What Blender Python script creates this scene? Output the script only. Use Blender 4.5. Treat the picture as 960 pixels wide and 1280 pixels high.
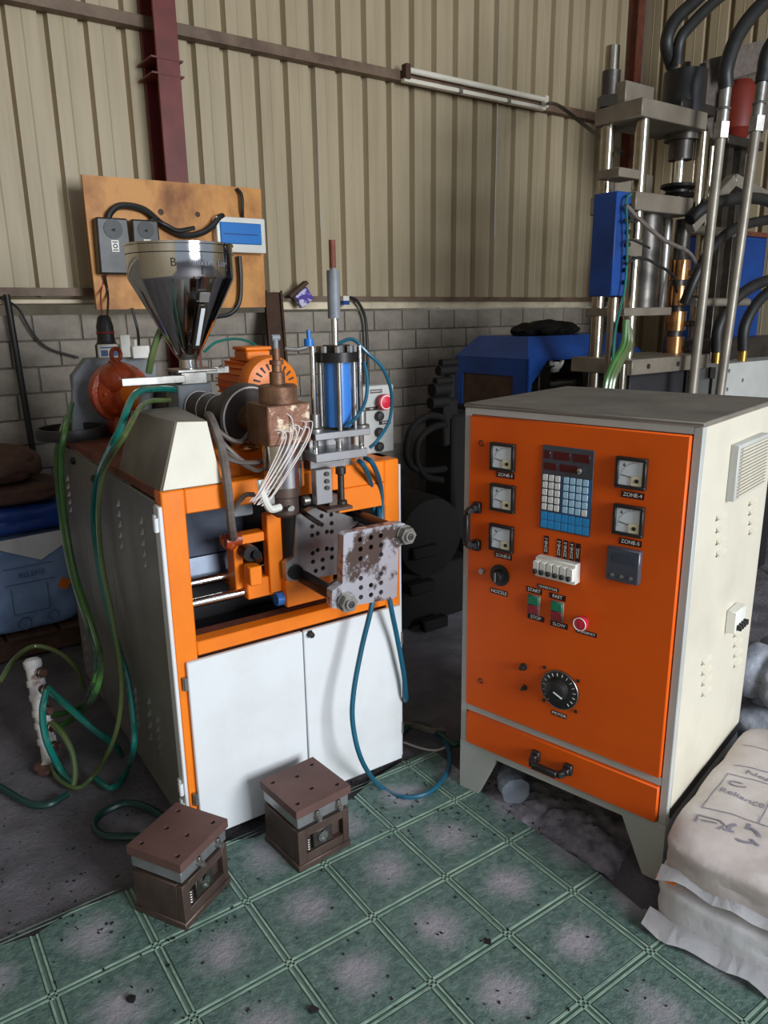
import bpy, bmesh, math, random
from mathutils import Vector, Matrix, noise
from mathutils.geometry import interpolate_bezier
random.seed(7)
for o in list(bpy.data.objects): bpy.data.objects.remove(o)
SC = bpy.context.scene
COL = SC.collection

# ------------------------------------------------------------------ camera
FPX, CX, CY, CAMH = 940.0, 480.0, 640.0, 1.6
PITCH = math.atan(250/940.0); ROLL = math.radians(0.8)
def hv(deg): return Vector((math.sin(math.radians(deg)), math.cos(math.radians(deg)), 0))
cam = bpy.data.cameras.new('camera'); camo = bpy.data.objects.new('camera', cam); COL.objects.link(camo)
cam.sensor_fit = 'VERTICAL'; cam.sensor_height = 36.0; cam.lens = FPX/1280*36.0; cam.clip_start = 0.05
_cp, _sp, _c, _s = math.cos(PITCH), math.sin(PITCH), math.cos(ROLL), math.sin(ROLL)
_R = Vector((1, 0, 0)); _U = Vector((0, _sp, _cp)); _F = Vector((0, _cp, -_sp))
# world right appears rotated counter-clockwise in the picture by ROLL
_cr = _R*_c - _U*_s; _cu = _R*_s + _U*_c
camo.matrix_world = Matrix(((_cr.x, _cu.x, -_F.x, 0), (_cr.y, _cu.y, -_F.y, 0), (_cr.z, _cu.z, -_F.z, CAMH), (0, 0, 0, 1)))
SC.camera = camo

# ------------------------------------------------------------------ world and large lights
W = bpy.data.worlds.new('sky'); SC.world = W; W.use_nodes = True
W.node_tree.nodes['Background'].inputs[0].default_value = (0.72, 0.84, 1.0, 1)
W.node_tree.nodes['Background'].inputs[1].default_value = 0.50
def area(name, loc, target, sx, sy, power, col):
    l = bpy.data.lights.new(name, 'AREA'); l.shape = 'RECTANGLE'; l.size = sx; l.size_y = sy; l.energy = power; l.color = col
    o = bpy.data.objects.new(name, l); COL.objects.link(o); o.location = loc
    o.rotation_euler = (Vector(target)-Vector(loc)).to_track_quat('-Z', 'Y').to_euler()
    return o
area('doorway_daylight', hv(119)*5.4+Vector((0, 0, 2.5)), (0.0, 2.6, 0.8), 2.4, 2.8, 560, (0.90, 0.96, 1.0))
SC.view_settings.view_transform = 'Standard'; SC.view_settings.look = 'None'; SC.view_settings.gamma = 1
SC.view_settings.use_curve_mapping = False
SC.view_settings.exposure = 0.0

# ------------------------------------------------------------------ pixel helpers
def ray(px, py):
    u = (px-CX)/FPX; v = -(py-CY)/FPX
    return _F + _cr*u + _cu*v
CAM = Vector((0, 0, CAMH))
def G(px, py, z=0.0):
    d = ray(px, py); return CAM + d*((z-CAMH)/d.z)
def S(px, py, dep):
    d = ray(px, py); return CAM + d*(dep/d.y)
class Fr:
    def __init__(s, o, hx):
        s.o = Vector((o[0], o[1], 0)); s.hx = hx; s.X = hv(hx); s.Y = hv(hx-90)
    def L(s, p):
        q = Vector(p)-s.o; return Vector((q.dot(s.X), q.dot(s.Y), q.z))
    def y(s, px, py, y=0.0):
        d = ray(px, py); n = s.Y; return s.L(CAM + d*((s.o+n*y-CAM).dot(n)/d.dot(n)))
    def x(s, px, py, x=0.0):
        d = ray(px, py); n = s.X; return s.L(CAM + d*((s.o+n*x-CAM).dot(n)/d.dot(n)))
    def z(s, px, py, z=0.0): return s.L(G(px, py, z))
    def W(s, x, y, z): return s.o + s.X*x + s.Y*y + Vector((0, 0, z))
    def rot(s): return math.radians(90-s.hx)

# ------------------------------------------------------------------ materials
def lin(c):
    f = lambda v: v/12.92 if v <= .04045 else ((v+.055)/1.055)**2.4
    return (f(c[0]/255), f(c[1]/255), f(c[2]/255), 1)
MT = {}
def mat(name, rgb, rough=.5, metal=0.0, rgb2=None, scale=5.0, lo=.35, hi=.7, bump=0.0, bscale=60.0, detail=6.0,
        alpha=1.0, trans=0.0, coat=0.0, emit=None, stretch=None, spec=.5, rvar=.1):
    m = bpy.data.materials.new(name); m.use_nodes = True; nt = m.node_tree; N = nt.nodes; Lk = nt.links
    b = N['Principled BSDF']; b.inputs['Roughness'].default_value = rough; b.inputs['Metallic'].default_value = metal
    b.inputs['Specular IOR Level'].default_value = spec
    tc = N.new('ShaderNodeTexCoord'); src = tc.outputs['Object']
    if stretch:
        mp = N.new('ShaderNodeMapping'); mp.inputs['Scale'].default_value = stretch; Lk.new(src, mp.inputs[0]); src = mp.outputs[0]
    if rgb2 is None: rgb2 = tuple(v*.82 for v in rgb)
    nz = N.new('ShaderNodeTexNoise'); nz.inputs['Scale'].default_value = scale; nz.inputs['Detail'].default_value = detail
    nz.inputs['Roughness'].default_value = .62
    Lk.new(src, nz.inputs['Vector'])
    rp = N.new('ShaderNodeValToRGB'); rp.color_ramp.elements[0].position = lo; rp.color_ramp.elements[1].position = hi
    rp.color_ramp.elements[0].color = lin(rgb); rp.color_ramp.elements[1].color = lin(rgb2)
    Lk.new(nz.outputs['Fac'], rp.inputs[0]); Lk.new(rp.outputs[0], b.inputs['Base Color'])
    if rvar:
        mr = N.new('ShaderNodeMapRange'); mr.inputs[3].default_value = max(0, rough-rvar); mr.inputs[4].default_value = min(1, rough+rvar)
        Lk.new(nz.outputs['Fac'], mr.inputs[0]); Lk.new(mr.outputs[0], b.inputs['Roughness'])
    if bump:
        n2 = N.new('ShaderNodeTexNoise'); n2.inputs['Scale'].default_value = bscale; n2.inputs['Detail'].default_value = 5
        Lk.new(src, n2.inputs['Vector'])
        bp = N.new('ShaderNodeBump'); bp.inputs['Strength'].default_value = bump; bp.inputs['Distance'].default_value = .01
        Lk.new(n2.outputs['Fac'], bp.inputs['Height']); Lk.new(bp.outputs[0], b.inputs['Normal'])
    if alpha < 1: b.inputs['Alpha'].default_value = alpha
    if trans: b.inputs['Transmission Weight'].default_value = trans
    if coat: b.inputs['Coat Weight'].default_value = coat; b.inputs['Coat Roughness'].default_value = .1
    if emit: b.inputs['Emission Color'].default_value = lin(emit[0]); b.inputs['Emission Strength'].default_value = emit[1]
    MT[name] = m; return m
mat('orange', (240, 126, 22), .38, rgb2=(214, 104, 20), scale=4, lo=.45, hi=.85, spec=.4)
mat('orange_cab', (228, 92, 12), .45, rgb2=(210, 80, 12), scale=2.5, lo=.4, hi=.8, spec=.3)
mat('orange_cast', (190, 72, 28), .35, rgb2=(120, 46, 22), scale=9, bump=.25, bscale=70)
mat('rust_frame', (120, 62, 40), .7, rgb2=(84, 44, 32), scale=12)
mat('white_panel', (222, 224, 226), .38, rgb2=(204, 204, 202), scale=3, lo=.45, hi=.8)
mat('cream_panel', (208, 200, 182), .42, rgb2=(188, 180, 162), scale=3.2, lo=.45, hi=.85)
mat('grey_frame', (184, 184, 180), .45, rgb2=(166, 166, 160), scale=4)
mat('grey_dusty', (124, 116, 106), .6, rgb2=(98, 90, 82), scale=5)
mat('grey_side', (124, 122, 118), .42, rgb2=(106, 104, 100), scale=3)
mat('grey_cast', (132, 136, 142), .5, rgb2=(100, 104, 108), scale=8)
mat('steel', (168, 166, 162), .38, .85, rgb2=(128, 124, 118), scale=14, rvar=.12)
mat('steel_dark', (92, 88, 84), .42, .8, rgb2=(60, 56, 52), scale=12)
mat('chrome', (228, 226, 222), .12, 1.0, rgb2=(200, 198, 194), scale=10, rvar=.04)
mat('rod_steel', (172, 164, 150), .2, 1.0, rgb2=(140, 132, 120), scale=10, rvar=.06)
mat('hopper_steel', (214, 212, 210), .09, 1.0, rgb2=(190, 188, 186), scale=4, rvar=.03)
mat('plate_steel', (172, 172, 174), .34, .75, rgb2=(140, 138, 138), scale=9)
mat('plate_worn', (190, 190, 198), .36, .7, rgb2=(92, 76, 70), scale=9, lo=.50, hi=.56, stretch=(1.1, 1, 1.0))
mat('brown_steel', (98, 80, 72), .5, .5, rgb2=(72, 58, 52), scale=10, bump=.08, bscale=160)
mat('brown_top', (106, 76, 70), .6, .2, rgb2=(88, 64, 58), scale=7)
mat('head_rust', (142, 104, 78), .5, .55, rgb2=(96, 66, 50), scale=16, bump=.15)
mat('head_peel', (196, 176, 152), .5, .35, rgb2=(122, 82, 62), scale=20, lo=.40, hi=.46, bump=.4, bscale=30)
mat('band_dark', (84, 76, 72), .5, .4, rgb2=(62, 55, 52), scale=14)
mat('band_copper', (196, 140, 92), .25, .9, rgb2=(120, 82, 56), scale=12)
mat('black', (26, 25, 26), .45, rgb2=(38, 36, 36), scale=8)
mat('black_metal', (46, 42, 42), .4, .5, rgb2=(30, 27, 27), scale=10)
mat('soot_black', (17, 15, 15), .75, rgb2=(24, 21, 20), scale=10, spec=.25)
mat('rubber', (24, 24, 25), .5, rgb2=(36, 35, 34), scale=12)
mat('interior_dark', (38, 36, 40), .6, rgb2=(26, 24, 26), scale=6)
mat('inner_blue', (84, 92, 108), .35, .4, rgb2=(52, 58, 70), scale=3)
mat('blue_paint', (26, 70, 142), .42, rgb2=(19, 54, 114), scale=4, spec=.4)
mat('blue_cyl', (58, 126, 206), .25, rgb2=(50, 112, 190), scale=3, coat=.3)
mat('blue_plastic', (28, 120, 200), .3, rgb2=(22, 104, 180), scale=4)
mat('blue_key', (44, 150, 214), .4, rgb2=(36, 136, 200), scale=4)
mat('pale_blue_key', (176, 212, 232), .45, rgb2=(160, 200, 224), scale=4)
mat('key_white', (232, 230, 226), .45, rgb2=(218, 216, 212), scale=4)
mat('white_plastic', (230, 228, 220), .4, rgb2=(212, 208, 198), scale=6)
mat('meter_face', (226, 232, 236), .2, rgb2=(212, 220, 228), scale=6)
mat('meter_cream', (226, 216, 186), .35, rgb2=(214, 202, 172), scale=6)
mat('display_grey', (74, 76, 86), .3, rgb2=(64, 66, 74), scale=6)
mat('led_red', (86, 16, 26), .2, rgb2=(70, 12, 22), scale=6)
mat('panel_navy', (56, 96, 140), .4, rgb2=(48, 86, 128), scale=4)
mat('red_button', (206, 36, 58), .35, rgb2=(186, 28, 50), scale=5)
mat('green_button', (28, 128, 92), .4, rgb2=(24, 112, 80), scale=5)
mat('dull_red', (160, 44, 52), .4, rgb2=(140, 36, 44), scale=5)
mat('tag_maroon', (48, 14, 16), .4, rgb2=(38, 10, 12), scale=5)
mat('ink_black', (24, 24, 26), .5, rgb2=(30, 30, 32))
mat('ink_white', (236, 234, 230), .5, rgb2=(226, 224, 220))
mat('ink_grey', (120, 116, 128), .6, rgb2=(140, 136, 148), scale=30)
mat('ink_blue', (70, 96, 140), .6, rgb2=(84, 112, 156), scale=30)
mat('cladding', (178, 162, 134), .5, rgb2=(156, 140, 112), scale=1.3, lo=.4, hi=.75, stretch=(6, 6, .5), spec=.35)
mat('purlin', (122, 100, 80), .6, rgb2=(88, 66, 52), scale=7)
mat('maroon', (112, 38, 30), .5, rgb2=(84, 26, 22), scale=5)
mat('brick', (162, 151, 138), .9, rgb2=(128, 119, 109), scale=7, bump=.4, bscale=90)
mat('mortar', (128, 120, 110), .95, rgb2=(84, 80, 74), scale=9, bump=.4, bscale=70)
mat('plywood', (206, 142, 70), .55, rgb2=(134, 78, 34), scale=3.0, lo=.42, hi=.68, stretch=(1.6, 1.6, 1.1), detail=9)
mat('ply_edge', (184, 140, 90), .7, rgb2=(140, 100, 60), scale=20, stretch=(1, 1, 12))
mat('box_black', (58, 56, 54), .38, rgb2=(44, 42, 41), scale=7)
mat('tube_white', (236, 228, 212), .3, rgb2=(220, 212, 196), scale=3)
mat('hose_teal', (18, 116, 104), .22, rgb2=(12, 88, 80), scale=6, coat=.4)
mat('hose_green', (72, 120, 56), .25, rgb2=(52, 92, 46), scale=6, coat=.4)
mat('hose_olive', (92, 108, 62), .28, rgb2=(66, 82, 46), scale=6, coat=.3)
mat('hose_blue', (26, 96, 122), .3, rgb2=(20, 76, 98), scale=6, coat=.2)
mat('hose_darkgreen', (26, 66, 60), .35, rgb2=(18, 48, 46), scale=6)
mat('wire_white', (224, 216, 212), .5, rgb2=(200, 186, 184), scale=40)
mat('wire_grey', (112, 102, 96), .6, rgb2=(86, 76, 70), scale=30)
mat('pipe_white', (210, 206, 204), .45, rgb2=(130, 96, 86), scale=14, lo=.58, hi=.66)
mat('pipe_rust', (112, 78, 70), .6, .2, rgb2=(80, 54, 48), scale=16)
mat('brass', (206, 160, 80), .3, .9, rgb2=(160, 120, 60), scale=10)
mat('pipe_grey', (150, 142, 130), .42, .4, rgb2=(120, 112, 102), scale=6)
mat('tank_red', (128, 40, 24), .5, rgb2=(98, 30, 20), scale=4)
mat('press_plate', (140, 130, 116), .5, .35, rgb2=(112, 102, 90), scale=5)
mat('bag_white', (222, 221, 224), .5, rgb2=(186, 178, 176), scale=4, lo=.4, hi=.8, bump=.35, bscale=22)
mat('bag_dusty', (206, 196, 192), .55, rgb2=(176, 160, 152), scale=4, lo=.35, hi=.8, bump=.3, bscale=18)
mat('bag_blue', (134, 158, 196), .5, rgb2=(104, 130, 172), scale=5, bump=.35, bscale=20)
mat('bag_royal', (34, 74, 160), .45, rgb2=(22, 52, 122), scale=5, bump=.3, bscale=20)
mat('sack_brown', (104, 74, 60), .85, rgb2=(74, 52, 44), scale=7, bump=.4, bscale=50)
mat('bag_silver', (186, 190, 200), .25, rgb2=(120, 122, 132), scale=9, bump=.7, bscale=24, trans=.15)
mat('clear_plastic', (204, 212, 226), .16, rgb2=(160, 168, 184), scale=12, bump=.8, bscale=30, trans=.55)
mat('orange_tag', (226, 120, 40), .5)
mat('purple_pack', (84, 60, 150), .4, rgb2=(200, 196, 220), scale=24, lo=.5, hi=.56)
mat('wood_dark', (84, 58, 42), .7, rgb2=(60, 40, 30), scale=9)
mat('scrap_black', (28, 26, 28), .5)
mat('ash_heap', (158, 152, 160), .8, rgb2=(92, 86, 92), scale=18, lo=.35, hi=.65)
mat('gap_daylight_cream', (240, 222, 190), .7)  # cream standing in for daylight at the gap under the cladding
mat('roof_sheet', (150, 140, 120), .6)
mat('gauge_glass', (220, 226, 230), .1, rgb2=(200, 206, 210), scale=5)

def floor_material():
    m = bpy.data.materials.new('dirty_concrete'); m.use_nodes = True; N = m.node_tree.nodes; Lk = m.node_tree.links; b = N['Principled BSDF']
    tc = N.new('ShaderNodeTexCoord')
    n1 = N.new('ShaderNodeTexNoise'); n1.inputs['Scale'].default_value = 3; n1.inputs['Detail'].default_value = 9; n1.inputs['Roughness'].default_value = .7
    Lk.new(tc.outputs['Object'], n1.inputs['Vector'])
    r = N.new('ShaderNodeValToRGB'); r.color_ramp.elements[0].position = .35; r.color_ramp.elements[1].position = .7
    r.color_ramp.elements[0].color = lin((92, 88, 94)); r.color_ramp.elements[1].color = lin((140, 134, 140))
    Lk.new(n1.outputs['Fac'], r.inputs[0]); Lk.new(r.outputs[0], b.inputs['Base Color'])
    n2 = N.new('ShaderNodeTexNoise'); n2.inputs['Scale'].default_value = 55; n2.inputs['Detail'].default_value = 6; n2.inputs['Roughness'].default_value = .75
    Lk.new(tc.outputs['Object'], n2.inputs['Vector'])
    bp = N.new('ShaderNodeBump'); bp.inputs['Strength'].default_value = 1.0; bp.inputs['Distance'].default_value = .02
    Lk.new(n2.outputs['Fac'], bp.inputs['Height']); Lk.new(bp.outputs[0], b.inputs['Normal'])
    b.inputs['Roughness'].default_value = .62
    return m
MT['floor'] = floor_material()
def tile_material():
    m = bpy.data.materials.new('worn_green_vinyl'); m.use_nodes = True; N = m.node_tree.nodes; Lk = m.node_tree.links; b = N['Principled BSDF']
    tc = N.new('ShaderNodeTexCoord'); oi = N.new('ShaderNodeObjectInfo')
    ln = N.new('ShaderNodeVectorMath'); ln.operation = 'LENGTH'; Lk.new(tc.outputs['Object'], ln.inputs[0])
    ad = N.new('ShaderNodeVectorMath'); ad.operation = 'ADD'
    Lk.new(tc.outputs['Object'], ad.inputs[0])
    mu = N.new('ShaderNodeVectorMath'); mu.operation = 'SCALE'; mu.inputs[0].default_value = (13, 29, 7); Lk.new(oi.outputs['Random'], mu.inputs['Scale'])
    Lk.new(mu.outputs[0], ad.inputs[1])
    n1 = N.new('ShaderNodeTexNoise'); n1.inputs['Scale'].default_value = 11; n1.inputs['Detail'].default_value = 10; n1.inputs['Roughness'].default_value = .7
    Lk.new(ad.outputs[0], n1.inputs['Vector'])
    # dusty blister in the middle of every tile: 1 at the centre, 0 at .1 m, broken up by noise
    mr = N.new('ShaderNodeMapRange'); mr.inputs[1].default_value = .02; mr.inputs[2].default_value = .115; mr.inputs[3].default_value = .54; mr.inputs[4].default_value = -.05
    Lk.new(ln.outputs['Value'], mr.inputs[0])
    sm = N.new('ShaderNodeMath'); sm.operation = 'ADD'; Lk.new(mr.outputs[0], sm.inputs[0]); Lk.new(n1.outputs['Fac'], sm.inputs[1])
    st = N.new('ShaderNodeMapRange'); st.inputs[1].default_value = .62; st.inputs[2].default_value = 1.08
    Lk.new(sm.outputs[0], st.inputs[0])
    g = N.new('ShaderNodeValToRGB'); g.color_ramp.elements[0].position = .3; g.color_ramp.elements[1].position = .72
    g.color_ramp.elements[0].color = lin((60, 87, 81)); g.color_ramp.elements[1].color = lin((116, 140, 130))
    n3 = N.new('ShaderNodeTexNoise'); n3.inputs['Scale'].default_value = 42; n3.inputs['Detail'].default_value = 9; n3.inputs['Roughness'].default_value = .7; Lk.new(ad.outputs[0], n3.inputs['Vector'])
    Lk.new(n3.outputs['Fac'], g.inputs[0])
    mx = N.new('ShaderNodeMix'); mx.data_type = 'RGBA'
    Lk.new(st.outputs[0], mx.inputs[0]); Lk.new(g.outputs[0], mx.inputs[6]); mx.inputs[7].default_value = lin((156, 152, 158))
    Lk.new(mx.outputs[2], b.inputs['Base Color'])
    bp = N.new('ShaderNodeBump'); bp.inputs['Strength'].default_value = .9; bp.inputs['Distance'].default_value = .012
    Lk.new(n3.outputs['Fac'], bp.inputs['Height']); Lk.new(bp.outputs[0], b.inputs['Normal'])
    rr = N.new('ShaderNodeMapRange'); rr.inputs[3].default_value = .38; rr.inputs[4].default_value = .75; Lk.new(st.outputs[0], rr.inputs[0]); Lk.new(rr.outputs[0], b.inputs['Roughness'])
    return m
MT['tile'] = tile_material()
mat('mat_line', (150, 172, 156), .5, rgb2=(104, 130, 116), scale=22, bump=.2)
mat('mat_base', (78, 106, 96), .5, rgb2=(98, 126, 114), scale=22)

# ------------------------------------------------------------------ mesh builder
def catmull(pts, n=8):
    P = [Vector(p) for p in pts]
    if len(P) < 3: return P
    P = [P[0]*2-P[1]] + P + [P[-1]*2-P[-2]]
    out = []
    for i in range(1, len(P)-2):
        a, b, c, d = P[i-1], P[i], P[i+1], P[i+2]
        for k in range(n):
            t = k/n
            out.append(.5*((2*b) + (c-a)*t + (2*a-5*b+4*c-d)*t*t + (3*b-a-3*c+d)*t**3))
    out.append(P[-2]); return out
class B:
    def __init__(s): s.bm = bmesh.new(); s.mi = 0
    def _faces(s, fs):
        for f in fs:
            f.material_index = s.mi
        return fs
    def hexa(s, v, bev=0.0, seg=1):
        vs = [s.bm.verts.new(p) for p in v]
        fs = [s.bm.faces.new([vs[i] for i in q]) for q in ((3, 2, 1, 0), (4, 5, 6, 7), (0, 1, 5, 4), (1, 2, 6, 5), (2, 3, 7, 6), (3, 0, 4, 7))]
        s._faces(fs)
        if bev > 0:
            es = list({e for f in fs for e in f.edges})
            r = bmesh.ops.bevel(s.bm, geom=es, offset=bev, segments=seg, affect='EDGES', profile=.5, clamp_overlap=True)
            s._faces(r['faces'])
        return s
    def box(s, x0, x1, y0, y1, z0, z1, bev=0.0, seg=1):
        return s.hexa([(x0, y0, z0), (x1, y0, z0), (x1, y1, z0), (x0, y1, z0), (x0, y0, z1), (x1, y0, z1), (x1, y1, z1), (x0, y1, z1)], bev, seg)
    def obox(s, c, size, M=None, bev=0.0):
        M = M or Matrix.Identity(3); c = Vector(c); a, b, d = size[0]/2, size[1]/2, size[2]/2
        return s.hexa([c + M @ Vector(p) for p in ((-a, -b, -d), (a, -b, -d), (a, b, -d), (-a, b, -d), (-a, -b, d), (a, -b, d), (a, b, d), (-a, b, d))], bev)
    def bar(s, p0, p1, w, h, bev=0.0):
        p0, p1 = Vector(p0), Vector(p1); q = (p1-p0).to_track_quat('X', 'Z').to_matrix()
        return s.obox((p0+p1)/2, ((p1-p0).length, w, h), q, bev)
    def ring(s, c, ax, r, seg, ref=None):
        q = Vector(ax).to_track_quat('Z', 'Y')
        return [s.bm.verts.new(Vector(c) + q @ Vector((r*math.cos(2*math.pi*i/seg), r*math.sin(2*math.pi*i/seg), 0))) for i in range(seg)]
    def skin(s, rings, cap=True, close=False):
        n = len(rings[0]); fs = []
        R = rings + ([rings[0]] if close else [])
        for a, b in zip(R, R[1:]):
            for i in range(n): fs.append(s.bm.faces.new((a[i], a[(i+1) % n], b[(i+1) % n], b[i])))
        if cap and not close: fs.append(s.bm.faces.new(list(reversed(rings[0])))); fs.append(s.bm.faces.new(rings[-1]))
        s._faces(fs); return s
    def cyl(s, p0, p1, r0, r1=None, seg=16, cap=True):
        p0, p1 = Vector(p0), Vector(p1); ax = p1-p0; r1 = r0 if r1 is None else r1
        return s.skin([s.ring(p0, ax, max(r0, 1e-4), seg), s.ring(p1, ax, max(r1, 1e-4), seg)], cap)
    def lathe(s, prof, p0, ax=(0, 0, 1), seg=24, cap=True):
        p0, ax = Vector(p0), Vector(ax).normalized()
        return s.skin([s.ring(p0+ax*z, ax, max(r, 1e-4), seg) for r, z in prof], cap)
    def tube(s, pts, r, seg=8, n=6, smooth=True, cap=True):
        P = catmull(pts, n) if smooth else [Vector(p) for p in pts]
        T = [(P[min(i+1, len(P)-1)]-P[max(i-1, 0)]).normalized() for i in range(len(P))]
        up = Vector((0, 0, 1)) if abs(T[0].z) < .9 else Vector((1, 0, 0))
        nrm = (up - T[0]*up.dot(T[0])).normalized(); rings = []
        for i, (p, t) in enumerate(zip(P, T)):
            nrm = (nrm - t*nrm.dot(t)).normalized(); bn = t.cross(nrm)
            rr = r if not callable(r) else r(i/(len(P)-1))
            rings.append([s.bm.verts.new(p + nrm*rr*math.cos(2*math.pi*k/seg) + bn*rr*math.sin(2*math.pi*k/seg)) for k in range(seg)])
        return s.skin(rings, cap)
    def torus(s, c, ax, R, r, seg=24, k=8, a0=0, a1=None):
        q = Vector(ax).to_track_quat('Z', 'Y'); c = Vector(c)
        pts = [c + q @ Vector((R*math.cos(2*math.pi*i/seg), R*math.sin(2*math.pi*i/seg), 0)) for i in range(seg)]
        rings = []
        for i, p in enumerate(pts):
            rad = (p-c).normalized(); axn = q @ Vector((0, 0, 1))
            rings.append([s.bm.verts.new(p + rad*r*math.cos(2*math.pi*j/k) + axn*r*math.sin(2*math.pi*j/k)) for j in range(k)])
        return s.skin(rings, False, True)
    def prism(s, poly, d0, d1, plane='xz', bev=0.0):
        f = {'xz': lambda a, b, d: (a, d, b), 'xy': lambda a, b, d: (a, b, d), 'yz': lambda a, b, d: (d, a, b)}[plane]
        A = [s.bm.verts.new(f(a, b, d0)) for a, b in poly]; C = [s.bm.verts.new(f(a, b, d1)) for a, b in poly]
        n = len(poly); fs = [s.bm.faces.new(A), s.bm.faces.new(list(reversed(C)))]
        for i in range(n): fs.append(s.bm.faces.new((A[i], C[i], C[(i+1) % n], A[(i+1) % n])))
        s._faces(fs)
        if bev:
            es = list({e for f_ in fs for e in f_.edges}); r = bmesh.ops.bevel(s.bm, geom=es, offset=bev, segments=1, affect='EDGES', clamp_overlap=True); s._faces(r['faces'])
        return s
    def holed(s, poly, holes, d0, d1, plane='xz', seg=10):
        """flat plate with round holes cut right through"""
        f = {'xz': lambda a, b, d: (a, d, b), 'xy': lambda a, b, d: (a, b, d), 'yz': lambda a, b, d: (d, a, b)}[plane]
        loops = [list(poly)] + [[(cx+r*math.cos(2*math.pi*i/seg), cz+r*math.sin(2*math.pi*i/seg)) for i in range(seg)] for cx, cz, r in holes]
        for d in (d0, d1):
            es = []
            for lp in loops:
                vs = [s.bm.verts.new(f(a, b, d)) for a, b in lp]
                es += [s.bm.edges.new((vs[i], vs[(i+1) % len(vs)])) for i in range(len(vs))]
            r = bmesh.ops.triangle_fill(s.bm, use_beauty=True, use_dissolve=False, edges=es)
            s._faces([e for e in r['geom'] if isinstance(e, bmesh.types.BMFace)])
        for lp in loops:
            A = [s.bm.verts.new(f(a, b, d0)) for a, b in lp]; C = [s.bm.verts.new(f(a, b, d1)) for a, b in lp]
            s._faces([s.bm.faces.new((A[i], A[(i+1) % len(A)], C[(i+1) % len(A)], C[i])) for i in range(len(A))])
        bmesh.ops.remove_doubles(s.bm, verts=s.bm.verts, dist=1e-6)
        return s
    def ball(s, c, r, sx=1, sy=1, sz=1, u=14, v=10):
        m = Matrix.Translation(Vector(c)) @ Matrix.Diagonal((sx, sy, sz, 1))
        r_ = bmesh.ops.create_uvsphere(s.bm, u_segments=u, v_segments=v, radius=r, matrix=m)
        s._faces(list({f for vv in r_['verts'] for f in vv.link_faces})); return s
    def mesh(s, name, mats, sharp=38):
        bmesh.ops.recalc_face_normals(s.bm, faces=s.bm.faces)
        me = bpy.data.meshes.new(name); s.bm.to_mesh(me); s.bm.free()
        for m in (mats if isinstance(mats, (list, tuple)) else [mats]): me.materials.append(MT[m])
        me.shade_smooth(); me.set_sharp_from_angle(angle=math.radians(sharp))
        return me
    def done(s, name, mats, parent=None, loc=None, sharp=38):
        return link(name, s.mesh(name, mats, sharp), parent, loc)
def link(name, me, parent=None, loc=None):
    o = bpy.data.objects.new(name, me); COL.objects.link(o)
    if parent is not None: o.parent = parent
    if loc is not None: o.location = loc
    return o
def tag(o, label, cat, group=None, kind=None):
    o['label'] = label; o['category'] = cat
    if group: o['group'] = group
    if kind: o['kind'] = kind
    return o
def thing(name, label, cat, loc=(0, 0, 0), rz=0.0, group=None):
    o = bpy.data.objects.new(name, None); COL.objects.link(o); o.empty_display_size = .1
    o.location = loc; o.rotation_euler = (0, 0, rz); return tag(o, label, cat, group)
def fthing(name, fr, label, cat, group=None):
    return thing(name, label, cat, (fr.o.x, fr.o.y, 0), fr.rot(), group)
def struct(o): o['kind'] = 'structure'; return o
_tc = {}
def text(name, body, size, mat_, parent, M, align='CENTER'):
    """flat lettering; M maps text x/y to the parent's space"""
    cu = bpy.data.curves.new('lettering', 'FONT'); cu.body = body; cu.size = size; cu.align_x = align; cu.align_y = 'CENTER'; cu.extrude = .0002
    t = bpy.data.objects.new('lettering', cu); me = bpy.data.meshes.new_from_object(t); bpy.data.objects.remove(t); bpy.data.curves.remove(cu)
    me.materials.clear(); me.materials.append(MT[mat_])
    o = link(name, me, parent); o.matrix_local = M; return o
def MX(origin, xa, ya):
    xa, ya = Vector(xa).normalized(), Vector(ya).normalized(); za = xa.cross(ya); o = Vector(origin)
    return Matrix(((xa.x, ya.x, za.x, o.x), (xa.y, ya.y, za.y, o.y), (xa.z, ya.z, za.z, o.z), (0, 0, 0, 1)))

# ------------------------------------------------------------------ the hall
FW = Fr(hv(-36)*4.2, 54)             # back wall: x along the wall, y outwards
CORNER = FW.W(5.6, 0, 0)
FRW = Fr(CORNER, 144)                # right wall
def floor_mesh():
    b = B(); n = 110; x0, x1, y0, y1 = -2.6, 2.4, .6, 5.6
    vs = [[None]*(n+1) for _ in range(n+1)]
    for i in range(n+1):
        for j in range(n+1):
            x = x0+(x1-x0)*i/n; y = y0+(y1-y0)*j/n
            h = noise.fractal(Vector((x*9, y*9, 0)), 1.0, 2.0, 4)
            vs[i][j] = b.bm.verts.new((x, y, -.016+.014*max(-1, min(1, h))))
    for i in range(n):
        for j in range(n): b.bm.faces.new((vs[i][j], vs[i+1][j], vs[i+1][j+1], vs[i][j+1]))
    for (a, c, d, e) in ((-9, -2.6, -9, 12), (2.4, 12, -9, 12), (-2.6, 2.4, -9, .6), (-2.6, 2.4, 5.6, 12)):
        b.box(a, c, d, e, -.06, -.012)
    return b
struct(floor_mesh().done('floor', 'floor'))

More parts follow.
